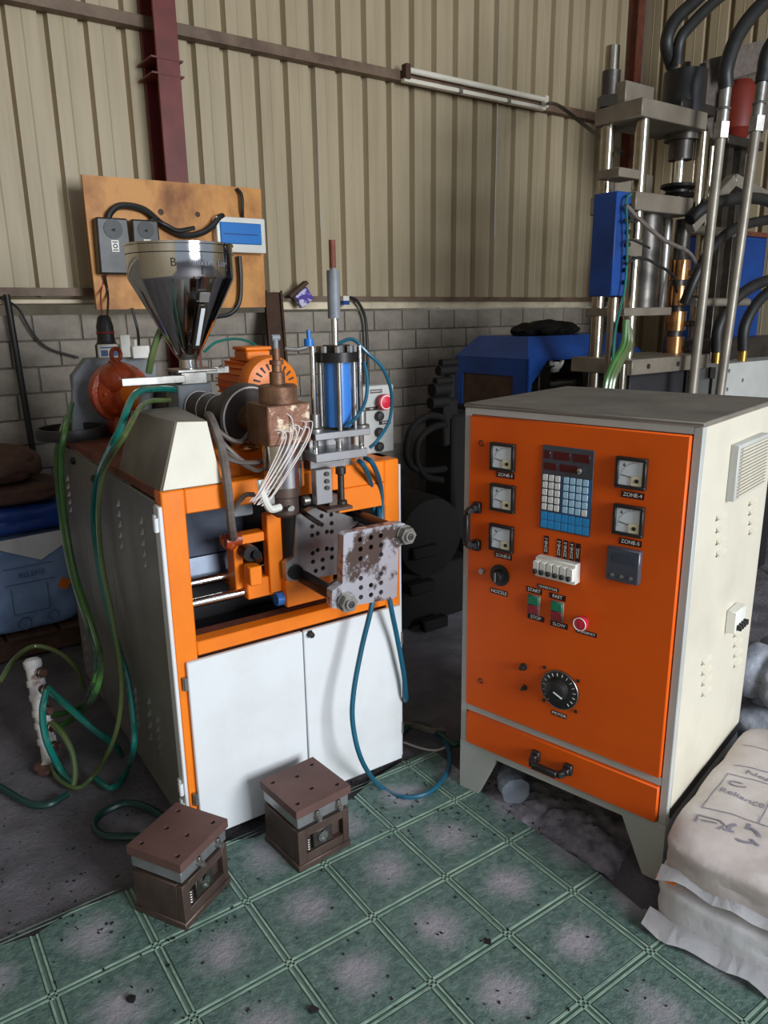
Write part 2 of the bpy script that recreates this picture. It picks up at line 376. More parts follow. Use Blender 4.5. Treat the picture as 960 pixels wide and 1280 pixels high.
PITCHW = .185
def sheet_mesh(npitch, z0, z1, dep=.042):
    b = B(); pts = []
    for k in range(npitch):
        s = k*PITCHW
        pts += [(s, 0), (s+.064, 0), (s+.068, -.0025), (s+.072, 0), (s+.136, 0), (s+.144, dep), (s+.174, dep), (s+.185, 0)]
    d = []
    for p in pts:
        if not d or d[-1] != p: d.append(p)
    A = [b.bm.verts.new((x, y, z0)) for x, y in d]; C = [b.bm.verts.new((x, y, z1)) for x, y in d]
    for i in range(len(d)-1): b.bm.faces.new((A[i], A[i+1], C[i+1], C[i]))
    return b.mesh('cladding_sheet', 'cladding', sharp=10)
def wall_root(name, fr):
    o = bpy.data.objects.new(name, None); COL.objects.link(o); o.location = fr.o; o.rotation_euler = (0, 0, fr.rot()); return struct(o)
wb = wall_root('wall_back', FW)
ZC = 1.695
phase = FW.y(425, 180).x - .158
me = sheet_mesh(4, ZC, 4.5); k0 = math.floor((-2.2-phase)/.74)
k = k0
while phase + k*.74 < 5.55:
    link('cladding_sheet', me, wb, (phase+k*.74, (k % 2)*.002, 0)); k += 1
# block wall below: mortar backing and single blocks
BL, BH = .235, .131; ZT = 1.612
b = B(); b.box(-2.4, 5.6, .010, .14, 0, ZT-.004); b.done('mortar', 'mortar', wb)
bm_full = []
for v in range(3):
    b = B(); b.box(-BL/2+.004, BL/2-.004, 0, .03, -BH/2+.004, BH/2-.004, .003); bm_full.append(b.mesh('block', 'brick'))
xj = FW.y(503, 398).x
for r in range(10):
    zc = ZT-BH*(r+.5); off = (r % 2)*BL/2
    for i in range(-12, 14):
        xc = xj+BL/2+i*BL+off
        if xc < .25 or xc > 5.5: continue
        if r > 6 and 2.2 < xc: continue
        if r > 7 and xc > 1.4: continue
        o = link('block', random.choice(bm_full), wb, (xc+random.uniform(-.002, .002), random.uniform(-.004, .004), zc)); o.rotation_euler = (0, random.uniform(-.008, .008), 0)
b = B(); b.box(-2.4, 5.6, .10, .16, 1.66, 1.70); b.done('sheet_foot_flange', 'cladding', wb)
for i_, (xa, xb, za, zb) in enumerate(((2.2, 3.55, 1.622, 1.672), (3.55, 4.4, 1.618, 1.668), (4.4, 5.4, 1.616, 1.664), (-1.8, 1.25, 1.664, 1.684))):  # cream strips painted in place of daylight showing under the cladding
    b = B(); b.box(xa, xb, -.012, .02, za, zb, .002); o = b.done('gap_daylight_strip_%d' % (i_+1), 'gap_daylight_cream'); o.location = FW.o; o.rotation_euler = (0, 0, FW.rot()); struct(o)
b = B(); b.box(5.5, 5.75, .035, .06, 0, 4.5); b.done('corner_flashing', 'cladding', wb)
wr = wall_root('wall_right', FRW)
me = sheet_mesh(4, .9, 4.5)
for k in range(7): link('cladding_sheet', me, wr, (k*.74+.06, 0, 0))
b = B(); b.box(0, 5.2, .02, .14, 0, .9); b.done('mortar', 'mortar', wr)
b = B(); b.box(-2.5, -2.4, -7.5, .1, 0, 4.5); w = b.done('wall_left', 'cladding'); w.location = FW.o; w.rotation_euler = (0, 0, FW.rot()); struct(w)
b = B(); b.box(-2.6, 6.0, -3.2, .2, 4.5, 4.56); w = b.done('ceiling', 'roof_sheet'); w.location = FW.o; w.rotation_euler = (0, 0, FW.rot()); struct(w)
b = B(); b.box(-6, 10, 2.4, 2.5, -.06, 2.4); w = b.done('wall_gap_backdrop', 'gap_daylight_cream'); w.location = FW.o; w.rotation_euler = (0, 0, FW.rot()); struct(w)  # added backdrop outside, gives the wall gap its cream brightness

def girt(name, z0l, z0r, x0, x1, h, y0, y1, m, label):
    t = fthing(name, FW, label, 'girt')
    b = B(); zl, zr = z0l, z0r
    b.hexa([(x0, y0, zl), (x1, y0, zr), (x1, y1, zr), (x0, y1, zl), (x0, y0, zl+.008), (x1, y0, zr+.008), (x1, y1, zr+.008), (x0, y1, zl+.008)])
    b.done('lower_flange', m, t)
    b = B(); b.hexa([(x0, y0, zl+h-.008), (x1, y0, zr+h-.008), (x1, y1, zr+h-.008), (x0, y1, zl+h-.008), (x0, y0, zl+h), (x1, y0, zr+h), (x1, y1, zr+h), (x0, y1, zl+h)]); b.done('upper_flange', m, t)
    b = B(); b.hexa([(x0, y0, zl+.008), (x1, y0, zr+.008), (x1, y0+.008, zr+.008), (x0, y0+.008, zl+.008), (x0, y0, zl+h-.008), (x1, y0, zr+h-.008), (x1, y0+.008, zr+h-.008), (x0, y0+.008, zl+h-.008)]); b.done('web', m, t)
    return t
girt('wall_girt', 2.99, 2.99, -1.8, 5.5, .055, -.07, -.004, 'purlin', 'long rusty steel girt across the upper corrugated wall carrying the tube light')
girt('wall_girt', 1.672, 1.66, 2.0, 5.5, .03, -.05, -.004, 'purlin', 'thin brown rail along the foot of the cladding above the blockwork')
girt('wall_girt', 1.70, 1.70, -1.8, 1.25, .04, -.05, -.004, 'purlin', 'dark rail left of the plywood board at the foot of the cladding')
# steel column
t = fthing('steel_column', FW, 'maroon painted steel I-section column behind the plywood board', 'column')
cxl = FW.y(193, 40, -.21).x; cw = .118
b = B(); b.box(cxl, cxl+cw, -.212, -.2, 0, 4.5, .002); b.done('flange', 'maroon', t)
b = B(); b.box(cxl, cxl+cw, -.034, -.022, 0, 4.5, .002); b.done('flange', 'maroon', t)
b = B(); b.box(cxl+cw/2-.005, cxl+cw/2+.005, -.2, -.034, 0, 4.5); b.done('web', 'maroon', t)
for zz in (2.75, 2.82):
    b = B(); b.box(cxl-.03, cxl+cw+.018, -.216, -.018, zz, zz+.008); b.done('splice_plate', 'maroon', t)
t = fthing('corner_post', FW, 'dark steel post in the corner of the corrugated walls', 'column')
b = B(); b.box(5.42, 5.5, -.12, -.11, 0, 4.5); b.done('flange', 'rust_frame', t)
b = B(); b.box(5.45, 5.46, -.11, -.01, 0, 4.5); b.done('web', 'rust_frame', t)

# tube light
t = fthing('tube_light', FW, 'white fluorescent tube on a slim batten fixed along the upper girt', 'light')
xa, xb = FW.y(495, 98).x, FW.y(668, 135).x
b = B(); b.box(xa-.02, xb, -.115, -.075, 2.975, 3.0, .003); b.done('batten', 'tube_white', t)
b = B(); b.cyl((xa+.02, -.105, 3.045), (xb-.02, -.105, 3.045), .018, seg=14); b.done('tube', 'tube_white', t)
b = B(); b.box(xa-.02, xa+.02, -.13, -.08, 2.99, 3.075, .004); b.done('end_cap', 'wood_dark', t)
b = B(); b.box(xb-.02, xb+.015, -.125, -.08, 2.99, 3.07, .004); b.done('end_cap', 'tube_white', t)
for q in (.35, .7):
    xq = xa+(xb-xa)*q; b = B(); b.box(xq-.012, xq+.012, -.128, -.072, 2.972, 3.004, .002); b.done('clip', 'steel', t)
t = thing('light_cable', 'thin black cable looping from the end of the tube light to the press', 'cable')
b = B(); b.tube([FW.W(xb+.035, -.1, 3.03), S(700, 133, 5.2), S(735, 160, 4.8), S(778, 192, 3.98)], .011); b.done('cord', 'rubber', t)

# ------------------------------------------------------------------ vinyl mat with embossed tiles
FT = Fr(G(466, 1148), 55.0); TP = .256
edge_px = [(0, 1184), (45, 1170), (90, 1140), (130, 1126), (165, 1112), (230, 1080), (285, 1053), (318, 1049), (345, 1037), (400, 1018), (440, 1000), (470, 972), (500, 954), (540, 938), (572, 962), (600, 990), (632, 1015), (665, 1037), (745, 1090), (800, 1137), (860, 1150), (960, 1170), (1150, 1180)]
poly = [FT.z(*p) for p in edge_px]; poly = [(p.x, p.y) for p in poly]
for p in ((1300, 1420), (900, 1600), (300, 1620), (-250, 1450), (-260, 1270)):
    q = FT.z(*p); poly.append((q.x, q.y))
def clip(poly, x0, x1, y0, y1):
    out = poly
    for ax, lim, sg in ((0, x0, 1), (0, x1, -1), (1, y0, 1), (1, y1, -1)):
        src, out = out, []
        if not src: return []
        for i in range(len(src)):
            a, c = src[i-1], src[i]; da, dc = (a[ax]-lim)*sg, (c[ax]-lim)*sg
            if (da >= 0) != (dc >= 0):
                t_ = da/(da-dc); out.append((a[0]+(c[0]-a[0])*t_, a[1]+(c[1]-a[1])*t_))
            if dc >= 0: out.append(c)
    res = []
    for p in out:
        if not res or abs(p[0]-res[-1][0])+abs(p[1]-res[-1][1]) > 1e-4: res.append(p)
    return res if len(res) > 2 else []
def parea(p): return abs(sum(p[i-1][0]*p[i][1]-p[i][0]*p[i-1][1] for i in range(len(p)))/2)
t = fthing('vinyl_floor_mat', FT, 'worn green vinyl floor sheet embossed with square tiles and double lines', 'floor mat')
b = B(); b.prism(poly, -.002, .002, 'xy'); b.done('backing', 'mat_base', t)
hw = .1145
b = B(); b.prism([(-hw, -hw), (hw, -hw), (hw, hw), (-hw, hw)], 0, .003, 'xy', bev=.0012); me_t = b.mesh('tile', 'tile')
for i in range(-8, 8):
    for j in range(-8, 10):
        cx_, cy_ = (i+.5)*TP, (j+.5)*TP
        c = clip(poly, cx_-hw, cx_+hw, cy_-hw, cy_+hw)
        if not c or parea(c) < .002: continue
        if parea(c) > 4*hw*hw*.999: link('tile', me_t, t, (cx_, cy_, .002))
        else:
            b = B(); b.prism([(x-cx_, y-cy_) for x, y in c], 0, .003, 'xy'); b.done('tile', 'tile', t, (cx_, cy_, .002))
for ax in (0, 1):
    for k in range(-8, 10):
        for s in (-.0075, .0075):
            q = k*TP+s
            c = clip(poly, q-.0028, q+.0028, -9, 9) if ax == 0 else clip(poly, -9, 9, q-.0028, q+.0028)
            if c and parea(c) > .0005:
                b = B(); b.prism(c, .002, .0052, 'xy'); b.done('raised_line', 'mat_line', t)

# ------------------------------------------------------------------ control cabinet
FC = Fr(G(580, 985), 131.5); CW0, CW1, CD, CT = -.018, .69, .64, 1.33
cab = fthing('control_cabinet', FC, 'tall cream and orange electrical control cabinet with meters, keypad and dial', 'cabinet')
b = B(); b.box(CW0, CW1-.004, .022, CD, .2, CT-.012); b.done('body', 'cream_panel', cab)
b = B()                                                        # sheet steel front frame with splayed feet
b.box(CW0, .006, 0, .024, .19, CT-.012, .002); b.box(.667, CW1, 0, .024, .19, CT-.012, .002)
b.box(.006, .667, 0, .024, 1.299, CT-.012); b.box(.006, .667, 0, .024, .308, .333)
b.prism([(CW0, 0), (.055, 0), (.126, .163), (.563, .163), (.636, 0), (CW1, 0), (CW1, .19), (CW0, .19)], 0, .024, 'xz')
b.done('front_frame', 'grey_frame', cab)
b = B()
b.prism([(.024, 0), (.09, 0), (.15, .165), (.50, .165), (.56, 0), (CD, 0), (CD, .2), (.024, .2)], CW1-.02, CW1-.002, 'yz')
b.prism([(.024, 0), (.09, 0), (.15, .165), (.50, .165), (.56, 0), (CD, 0), (CD, .2), (.024, .2)], CW0, CW0+.016, 'yz')
b.done('side_foot', 'grey_frame', cab)
b = B(); b.box(CW0-.003, CW1+.003, -.004, CD+.004, CT-.012, CT, .003); b.done('top_plate', 'grey_dusty', cab)
sp = B(); sp.box(CW1-.004, CW1, .026, CD-.006, .215, CT-.014, .001); side = sp.done('side_panel', 'cream_panel', cab)
b = B(); b.box(CW1-.003, CW1+.002, .026, CD, .2, .232); b.done('base_strip', 'black', cab)
b = B(); b.box(.0085, .6645, -.012, .006, .3355, 1.2965, .003); door = b.done('door', 'orange_cab', cab)
b = B(); b.box(.012, .6645, -.012, .006, .192, .306, .003); drawer = b.done('drawer', 'orange_cab', cab)
YD = -.012
def cp(px, py): p = FC.y(px, py, YD); return p.x, p.z
def fM(x, z, y=YD-.0006): return MX((x, y, z), (1, 0, 0), (0, 0, 1))
def name_tag(px, py, body, w=.062, h=.017, tm='tag_maroon', rot=0, sz=None):
    x, z = cp(px, py); b = B()
    if rot: b.box(x-h/2, x+h/2, YD-.0015, YD, z-w/2, z+w/2)
    else: b.box(x-w/2, x+w/2, YD-.0015, YD, z-h/2, z+h/2)
    t_ = b.done('name_tag', tm, cab)
    M = MX((x, YD-.0018, z), (0, 0, 1), (-1, 0, 0)) if rot else fM(x, z, YD-.0018)
    text('lettering', body, sz or h*.86, 'ink_white', t_, M)
def meter(px, py, s=.083):
    x, z = cp(px, py); b = B()
    h = s/2; i = h-.009
    for a in ((x-h, x+h, z+i, z+h), (x-h, x+h, z-h, z-i), (x-h, x-i, z-i, z+i), (x+i, x+h, z-i, z+i)): b.box(a[0], a[1], YD-.016, YD, a[2], a[3], .0015)
    m = b.done('meter_bezel', 'black', cab)
    b = B(); b.box(x-i, x+i, YD-.010, YD, z-i, z+i); b.done('dial_face', 'meter_face', m)
    b = B(); b.box(x+.002, x+i, YD-.013, YD-.01, z-i, z-.006, .001); b.done('corner_cover', 'meter_cream', m)
    b = B(); b.cyl((x+i-.014, YD-.0145, z-i+.014), (x+i-.014, YD-.012, z-i+.014), .0055, seg=12); b.done('zero_screw', 'ink_black', m)
    b = B(); b.bar((x-i+.008, YD-.0106, z-.006), (x+.002, YD-.0106, z-.011), .001, .0016)
    for k in range(11):                                       # scale ticks on the arc
        a = math.radians(92+k*8.6); ca, sa = math.cos(a), math.sin(a); ox, oz = x+i-.014, z-i+.014; r0, r1 = .046, .046+(.006 if k % 5 == 0 else .004)
        b.bar((ox+r0*ca, YD-.0104, oz+r0*sa), (ox+r1*ca, YD-.0104, oz+r1*sa), .0008, .0008)
    b.done('needle_and_scale', 'ink_black', m)
    text('lettering', 'A', .012, 'ink_black', m, fM(x-i+.014, z+i-.012, YD-.0106))
for p in ((630, 571), (630, 622), (628.5, 672), (790.5, 591), (787, 650)): meter(*p)
for px, py, s in ((632, 594, 'ZONE-1'), (629, 695, 'ZONE-3'), (791, 619, 'ZONE-4'), (788, 678, 'ZONE-5'), (624, 740, 'NOZZLE')): name_tag(px, py, s)
# digital controller, dark
x, z = cp(782, 705); b = B(); b.box(x-.046, x+.046, YD-.022, YD, z-.047, z+.047, .003); dc = b.done('timer_module', 'display_grey', cab)
for dx in (-.026, 0, .026):
    b = B(); b.cyl((x+dx, YD-.024, z-.03), (x+dx, YD-.022, z-.03), .005, seg=12); b.done('key', 'grey_side', dc)
b = B(); b.box(x-.028, x+.036, YD-.0228, YD-.022, z+.008, z+.032); b.done('window', 'inner_blue', dc)
# keypad
x0, z1 = cp(680, 560); x1, z0 = cp(737, 667); zc = (z0+z1)/2
kw, kh = (x1-x0)+.004, .243; xk = (x0+x1)/2; x0, x1 = xk-kw/2, xk+kw/2; z0, z1 = zc-kh/2, zc+kh/2
b = B(); b.box(x0, x1, YD-.004, YD, z0, z1, .001); kp = b.done('keypad_panel', 'display_grey', cab)
b = B(); b.box(x0+kw*.40, x1-.003, YD-.0046, YD-.004, z0+.052, z0+kh*.66); b.box(x0+.003, x1-.003, YD-.0046, YD-.004, z0+.003, z0+.053); b.done('blue_field', 'panel_navy', kp)
for (a, c, e, f) in ((.04, .16, .85, .96), (.22, .55, .85, .96), (.60, .92, .85, .96), (.05, .30, .72, .82), (.36, .72, .72, .82)):
    b = B(); b.box(x0+a*kw, x0+c*kw, YD-.0052, YD-.004, z0+(e-.005)*kh, z0+(f-.02)*kh, .0005); b.done('digit_display', 'led_red', kp)
ksz = kw/8.6; b = B(); b.box(-ksz/2, ksz/2, -.0035, 0, -.0115, .0115, .0012); kme = {m: None for m in ('key_white', 'pale_blue_key', 'blue_key')}
base = b.mesh('key', 'key_white')
for m in kme: kme[m] = base.copy(); kme[m].materials[0] = MT[m]
for r in range(5):
    for c in range(7):
        xx = x0 + kw*(.085+.125*c + (.045 if c > 2 else 0)); zz = z0 + .052 + .0105 + (4-r)*.0212 + .004
        m = 'key_white' if c < 3 or (r == 4 and c == 6) else 'pale_blue_key'
        kk = link('key', kme[m], kp, (xx, YD-.004, zz)); kk.scale = (.86, 1, .78)
for r in range(2):
    for c in range(7): kk = link('key', kme['blue_key'], kp, (x0+kw*(.085+.1385*c), YD-.004, z0+.0155+r*.0245)); kk.scale = (1.06, .4, .98)
x, z = cp(727, 588); b = B(); b.lathe([(.008, 0), (.008, .010), (.005, .013), (0, .0135)], (x, YD-.004, z), (0, -1, 0), 14); b.done('knob', 'chrome', kp)
# miniature breakers
x, z = cp(700, 710); b = B(); b.box(x-.064, x+.064, YD-.03, YD, z-.03, z+.03, .002); mb = b.done('breaker_row', 'white_plastic', cab)
for k in range(6):
    xx = x-.064+(k+.5)*.128/6
    b = B(); b.box(xx-.0095, xx+.0095, YD-.046, YD-.03, z-.018, z+.021, .0015); br = b.done('breaker', 'white_plastic', mb)
    b = B(); b.box(xx-.005, xx+.005, YD-.056, YD-.046, z-.014, z-.001, .0015); b.done('toggle', 'ink_black', mb)
for px, py, s in ((683, 681, 'ZONE-1'), (699, 685, 'ZONE-2'), (707, 687, 'ZONE-3'), (715, 689, 'ZONE-4'), (722.5, 691, 'NOZ.')): name_tag(px, py, s, .054, .0145, rot=1)
name_tag(685, 735, 'TEMPERATURE', .07, .012, sz=.0095)
# push buttons
for px, py, up, dn, lu, ld in ((668, 755.5, 'START', 'STOP', 738, 772), (697, 763.5, 'FAST', 'SLOW', 746, 781)):
    x, z = cp(px, py); b = B(); b.box(x-.021, x+.021, YD-.006, YD, z-.031, z+.031, .002); pb = b.done('push_button_frame', 'grey_side', cab)
    b = B(); b.box(x-.018, x+.018, YD-.011, YD-.006, z+.001, z+.028, .002); b.done('button', 'green_button', pb)
    b = B(); b.box(x-.018, x+.018, YD-.009, YD-.006, z-.028, z-.001, .002); b.done('button', 'dull_red', pb)
    name_tag(px, lu, up, .052); name_tag(px+2, dn and ld, dn, .056)
x, z = cp(731, 776); b = B(); b.cyl((x, YD-.018, z), (x, YD, z), .014); es = b.done('emergency_stop', 'dull_red', cab)
b = B(); b.lathe([(.015, 0), (.022, .004), (.022, .013), (.019, .015), (.017, .014), (.015, .015), (0, .017)], (x, YD-.018, z), (0, -1, 0), 24); b.done('mushroom_head', 'red_button', es)
b = B(); b.torus((x, YD-.0325, z), (0, -1, 0), .0185, .0016, 24, 6); b.done('white_ring', 'ink_white', es)
name_tag(733, 791, 'EMERGENCY', .064, .013, sz=.0098)
# small knob with lock
x, z = cp(625, 719); b = B(); b.lathe([(.034, 0), (.034, .004), (.02, .006), (.019, .024), (.016, .027), (0, .027)], (x, YD, z), (0, -1, 0), 28); nk = b.done('nozzle_knob', 'black', cab)
b = B(); b.box(x-.003, x+.003, YD-.031, YD-.027, z-.016, z+.016, .001); b.done('pointer', 'grey_side', nk)
x, z = cp(604, 713); b = B(); b.cyl((x, YD-.014, z), (x, YD, z), .009); b.done('key_lock', 'steel', cab)
# large dial
x, z = cp(700, 862); b = B(); b.lathe([(.062, 0), (.062, .004), (.059, .006), (0, .006)], (x, YD, z), (0, -1, 0), 36); dl = b.done('speed_dial', 'black', cab)
b = B(); b.torus((x, YD-.005, z), (0, -1, 0), .0605, .0016, 36, 6); b.done('rim', 'steel', dl)
b = B(); b.lathe([(.034, 0), (.032, .024), (.028, .027), (0, .027)], (x-.004, YD-.006, z+.004), (0, -1, 0), 24); kb = b.done('knob', 'black', dl)
b = B()
for k in range(16):
    a = math.radians(-50+k*280/15); b.bar((x+.045*math.cos(a), YD-.0066, z+.045*math.sin(a)), (x+.054*math.cos(a), YD-.0066, z+.054*math.sin(a)), .0012, .0016)
b.bar((x-.004, YD-.0335, z+.004), (x+.024, YD-.0335, z-.008), .004, .003)
b.done('dial_marks', 'ink_white', dl)
for px, py in ((681, 834), (723, 851), (680, 875), (720, 889)):
    xx, zz = cp(px, py); b = B(); b.cyl((xx, YD-.004, zz), (xx, YD, zz), .0055, seg=8); b.done('screw', 'steel_dark', cab)
name_tag(699, 893, 'MOTOR', .05, .015)
for px, py, r in ((655, 833, .012), (656, 859, .009)):
    xx, zz = cp(px, py); b = B(); b.lathe([(r, 0), (r, .006), (r*.6, .007), (r*.6, .02), (0, .021)], (xx, YD, zz), (0, -1, 0), 12); b.done('toggle_switch', 'steel_dark', cab)
for px, py in ((602, 554), (601, 851)):
    xx, zz = cp(px, py); b = B(); b.torus((xx, YD-.001, zz), (0, -1, 0), .008, .0015, 14, 6); b.done('lock_hole', 'black', cab)
# handles
def d_handle(parent, p0, p1, out):
    p0, p1, out = Vector(p0), Vector(p1), Vector(out); d = (p1-p0); b = B()
    pts = [p0, p0+out*.6, p0+out+d*.12, p1+out-d*.12, p1+out*.6, p1]
    for a, c in zip(pts, pts[1:]): b.bar(a, c, .02, .02, .003)
    b.obox(p0+out*.1, (.028, .02, .034), None, .003); b.obox(p1+out*.1, (.028, .02, .034), None, .003)
    return b.done('handle', 'black', parent)
x, za = cp(598, 634); _, zb = cp(598, 681); d_handle(door, (x, YD, za), (x, YD, zb), (-.012, -.045, 0))
xa, za = cp(671, 940); xb, zb = cp(711, 964); zz = .5*(za+zb); d_handle(drawer, (xa, YD, zz), (xb, YD, zz), (0, -.05, -.004))
# right side: vent, slots and a breaker
def sp_(px, py): p = FC.x(px, py, CW1); return p.y, p.z
y0, zt = sp_(914, 556); y1, _ = sp_(951, 546); _, zb = sp_(914, 622)
b = B(); b.box(CW1, CW1+.022, y0, y1, zb, zt, .002); vt = b.done('vent_box', 'grey_frame', cab)
b = B(); b.box(0, .008, y0+.014, y1-.006, -.0022, .0022); vs = b.mesh('slat', 'cream_panel')
for k in range(15): link('slat', vs, vt, (CW1+.021, 0, zb+.012+k*(zt-zb-.024)/14))
b = B(); b.hexa([(0, -.034, -.002), (.011, -.034, -.003), (.011, .034, -.003), (0, .034, -.002), (0, -.034, .008), (.001, -.034, .008), (.001, .034, .008), (0, .034, .008)]); b.mi = 1; b.box(0, .0008, -.034, .034, -.0075, -.0025); lv = b.mesh('louvre', ['cream_panel', 'black'])  # black strip paints the shadow and open slot under each hood
for (px, pyt, pyb) in ((900, 645, 690), (940, 627, 663), (882, 824, 863), (921, 790, 828)):
    for k in range(4):
        yy, zz = sp_(px, pyt+(pyb-pyt)*k/3); o = link('louvre', lv, side, (CW1, yy, zz))
yy, zz = sp_(913, 771); b = B(); b.box(CW1, CW1+.03, yy-.045, yy+.045, zz-.035, zz+.035, .003); sb = b.done('side_breaker', 'white_plastic', cab)
for k in range(4):
    b = B(); b.box(CW1+.03, CW1+.044, yy-.032+k*.021-.005, yy-.032+k*.021+.005, zz-.024, zz-.008, .001); b.done('toggle', 'ink_black', sb)

# ------------------------------------------------------------------ two steel moulds on the mat
def mould(near, right, left, label, h=.212):
    near, right, left = Vector(near), Vector(right), Vector(left)
    hx = math.degrees(math.atan2((right-near).x, (right-near).y)); fr = Fr(near, hx)
    w = (right-near).length; d = (left-near).length*.97; z0 = .0055
    t = thing('steel_mould', label, 'mould', (near.x, near.y, z0), fr.rot(), 'steel moulds standing on the mat')
    b = B(); b.box(-.004, w+.004, -.004, d+.004, 0, .022, .003); b.done('base_plate', 'brown_steel', t)
    zt = .135                                                   # lower block: a ring around the pocket
    b = B(); b.box(0, w, .02, d, .022, zt, .002)
    b.box(0, .028, 0, .02, .022, zt, .001); b.box(w-.022, w, 0, .02, .022, zt, .001); b.box(.028, w-.022, 0, .02, .022, .05, .001); b.box(.028, w-.022, 0, .02, .108, zt, .001)
    b.done('lower_block', 'brown_steel', t)
    b = B(); b.box(w*.3, w*.68, .004, .02, .052, .106, .002); ins = b.done('insert', 'steel_dark', t)
    b = B(); b.cyl((w*.47, -.004, .085), (w*.47, .006, .085), .017, seg=16); b.cyl((w*.47, -.008, .074), (w*.47, -.002, .074), .006, seg=10); b.done('pin', 'chrome', ins)
    for k in range(5):
        b = B(); b.torus((.04, .012, .058+k*.008), (0, 0, 1), .007, .002, 10, 5); b.done('spring_coil', 'steel', ins)
    b = B(); b.box(.008, w-.008, .008, d-.008, zt, zt+.012); b.done('parting_gap', 'black', t)
    b = B(); b.box(0, w, 0, d, zt+.012, .185, .002); b.done('upper_plate', 'plate_steel', t)
    for q in (.36, .78):
        b = B(); b.cyl((w*q, -.018, .162), (w*q, .01, .162), .009, seg=12); b.cyl((w*q, -.022, .160), (w*q, -.018, .160), .006, seg=10); b.box(w*q-.006, w*q+.006, -.01, .004, .16, .183, .001); b.done('water_nipple', 'steel', t)
    o_ = .006; hl = [(w*a, d*c, .0075) for a, c in ((.1, .14), (.1, .86), (.88, .14), (.88, .86), (.5, .32), (.5, .74))]
    b = B(); b.holed([(-o_, -o_), (w+o_, -o_), (w+o_, d+o_), (-o_, d+o_)], hl, .186, h, 'xy', 10); b.done('top_plate', 'brown_top', t)
    b = B(); b.box(.004, w-.004, .004, d-.004, .185, .1865); b.done('hole_floor', 'black', t)
    return t
mould(G(233, 1165), G(287, 1105), G(180, 1130), 'brown steel mould block standing by the hinged corner of the orange machine frame')
mould(G(375, 1093), G(437, 1058), G(345, 1045), 'brown steel mould block in front of the gap between the white doors')

# ------------------------------------------------------------------ blow moulding machine
FM = Fr((-.606, 1.988), 56.0); MW, MD, MH = .792, 1.32, 1.135
bmm = fthing('blow_moulding_machine', FM, 'orange framed blow moulding machine with white doors and shiny steel hopper', 'machine')
def part(b, name, m, parent=None, sharp=38): return b.done(name, m, parent or bmm, None, sharp)
def my(px, py, y): return FM.y(px, py, y)
def mx(px, py, x): return FM.x(px, py, x)
# frame
b = B()
b.box(0, .066, 0, .06, .03, MH, .004); b.box(.735, MW, 0, .06, .02, MH, .004)
b.box(.066, .735, 0, .06, 1.062, MH, .004); b.box(.066, .735, 0, .05, .632, .676, .003)
b.box(.56, .735, 0, .012, .985, 1.062, .002)
part(b, 'front_frame', 'orange')
b = B(); b.hexa([(.066, .05, .60), (.735, .05, .60), (.735, .10, .60), (.066, .10, .60), (.066, .05, .674), (.735, .05, .674), (.735, .10, .672), (.066, .10, .672)]); part(b, 'sill', 'rust_frame')
b = B()
b.box(0, .03, .06, MD, MH-.03, MH, .002); b.box(MW-.03, MW, .06, MD, MH-.03, MH, .002); b.box(0, MW, MD-.03, MD, MH-.03, MH, .002)
b.box(0, .04, MD-.04, MD, .03, MH); b.box(MW-.04, MW, MD-.04, MD, .03, MH)
part(b, 'rear_frame', 'rust_frame')
b = B(); b.box(.03, MW-.03, .34, MD-.03, MH-.02, MH-.004); part(b, 'deck_plate', 'rust_frame')
b = B(); b.box(.02, MW-.02, .34, .36, .1, 1.11); b.box(.02, MW-.02, .05, .34, .58, .6); part(b, 'inner_wall', 'interior_dark')
b = B(); b.box(.03, MW-.03, .07, MD-.02, .1, .12); part(b, 'light_block_tray', 'interior_dark')  # added dark sheet, out of sight, blocks light inside the base
b = B(); b.box(.07, .33, .22, .235, .86, 1.05, .004); part(b, 'inner_cover', 'inner_blue')
b = B(); b.prism([(.2, .79), (.215, .86), (.325, .86), (.32, .79)], .06, .30, 'yz'); part(b, 'inner_trough', 'inner_blue')
# white doors
b = B(); b.box(.026, .4035, -.016, 0, .03, .626, .003); dL = part(b, 'door', 'white_panel')
b = B(); b.box(.4075, .786, -.016, 0, .03, .626, .003); dR = part(b, 'door', 'white_panel')
p = my(387, 792, -.016); b = B(); b.lathe([(.012, 0), (.012, .006), (.010, .008), (.010, .018), (0, .019)], (p.x, -.016, p.z), (0, -1, 0), 6); part(b, 'latch', 'black', dR)
for py_ in (856, 1005):
    p = my(229, py_, -.01); b = B(); b.cyl((.018, -.010, p.z-.02), (.018, -.010, p.z+.02), .007, seg=10); b.box(.018, .034, -.012, -.004, p.z-.018, p.z+.018); part(b, 'hinge', 'steel', dL)
for z_ in (.15, .5):
    b = B(); b.cyl((MW-.002, -.010, z_-.02), (MW-.002, -.010, z_+.02), .006, seg=10); part(b, 'hinge', 'steel', dR)
# side panels with punched louvres
b = B(); b.hexa([(0, 0, 0), (.011, .002, 0), (.011, .011, 0), (0, .013, 0), (0, 0, .03), (.002, .002, .026), (.002, .011, .026), (0, .013, .03)]); LV = b.mesh('louvre', 'steel')  # bare steel tone paints in the highlights on the punched edges
def side_panel(y0, y1):
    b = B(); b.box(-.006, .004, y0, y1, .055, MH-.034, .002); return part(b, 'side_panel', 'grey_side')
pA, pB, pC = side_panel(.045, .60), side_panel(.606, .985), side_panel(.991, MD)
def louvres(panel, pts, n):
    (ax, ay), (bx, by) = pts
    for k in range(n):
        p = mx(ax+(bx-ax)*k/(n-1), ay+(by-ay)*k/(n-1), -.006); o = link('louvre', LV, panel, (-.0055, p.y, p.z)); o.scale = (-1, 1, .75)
louvres(pA, ((150, 633), (154, 685)), 5); louvres(pA, ((179, 655), (184, 709)), 5); louvres(pA, ((171, 868), (175, 909)), 5); louvres(pA, ((199, 903), (204, 947)), 5)
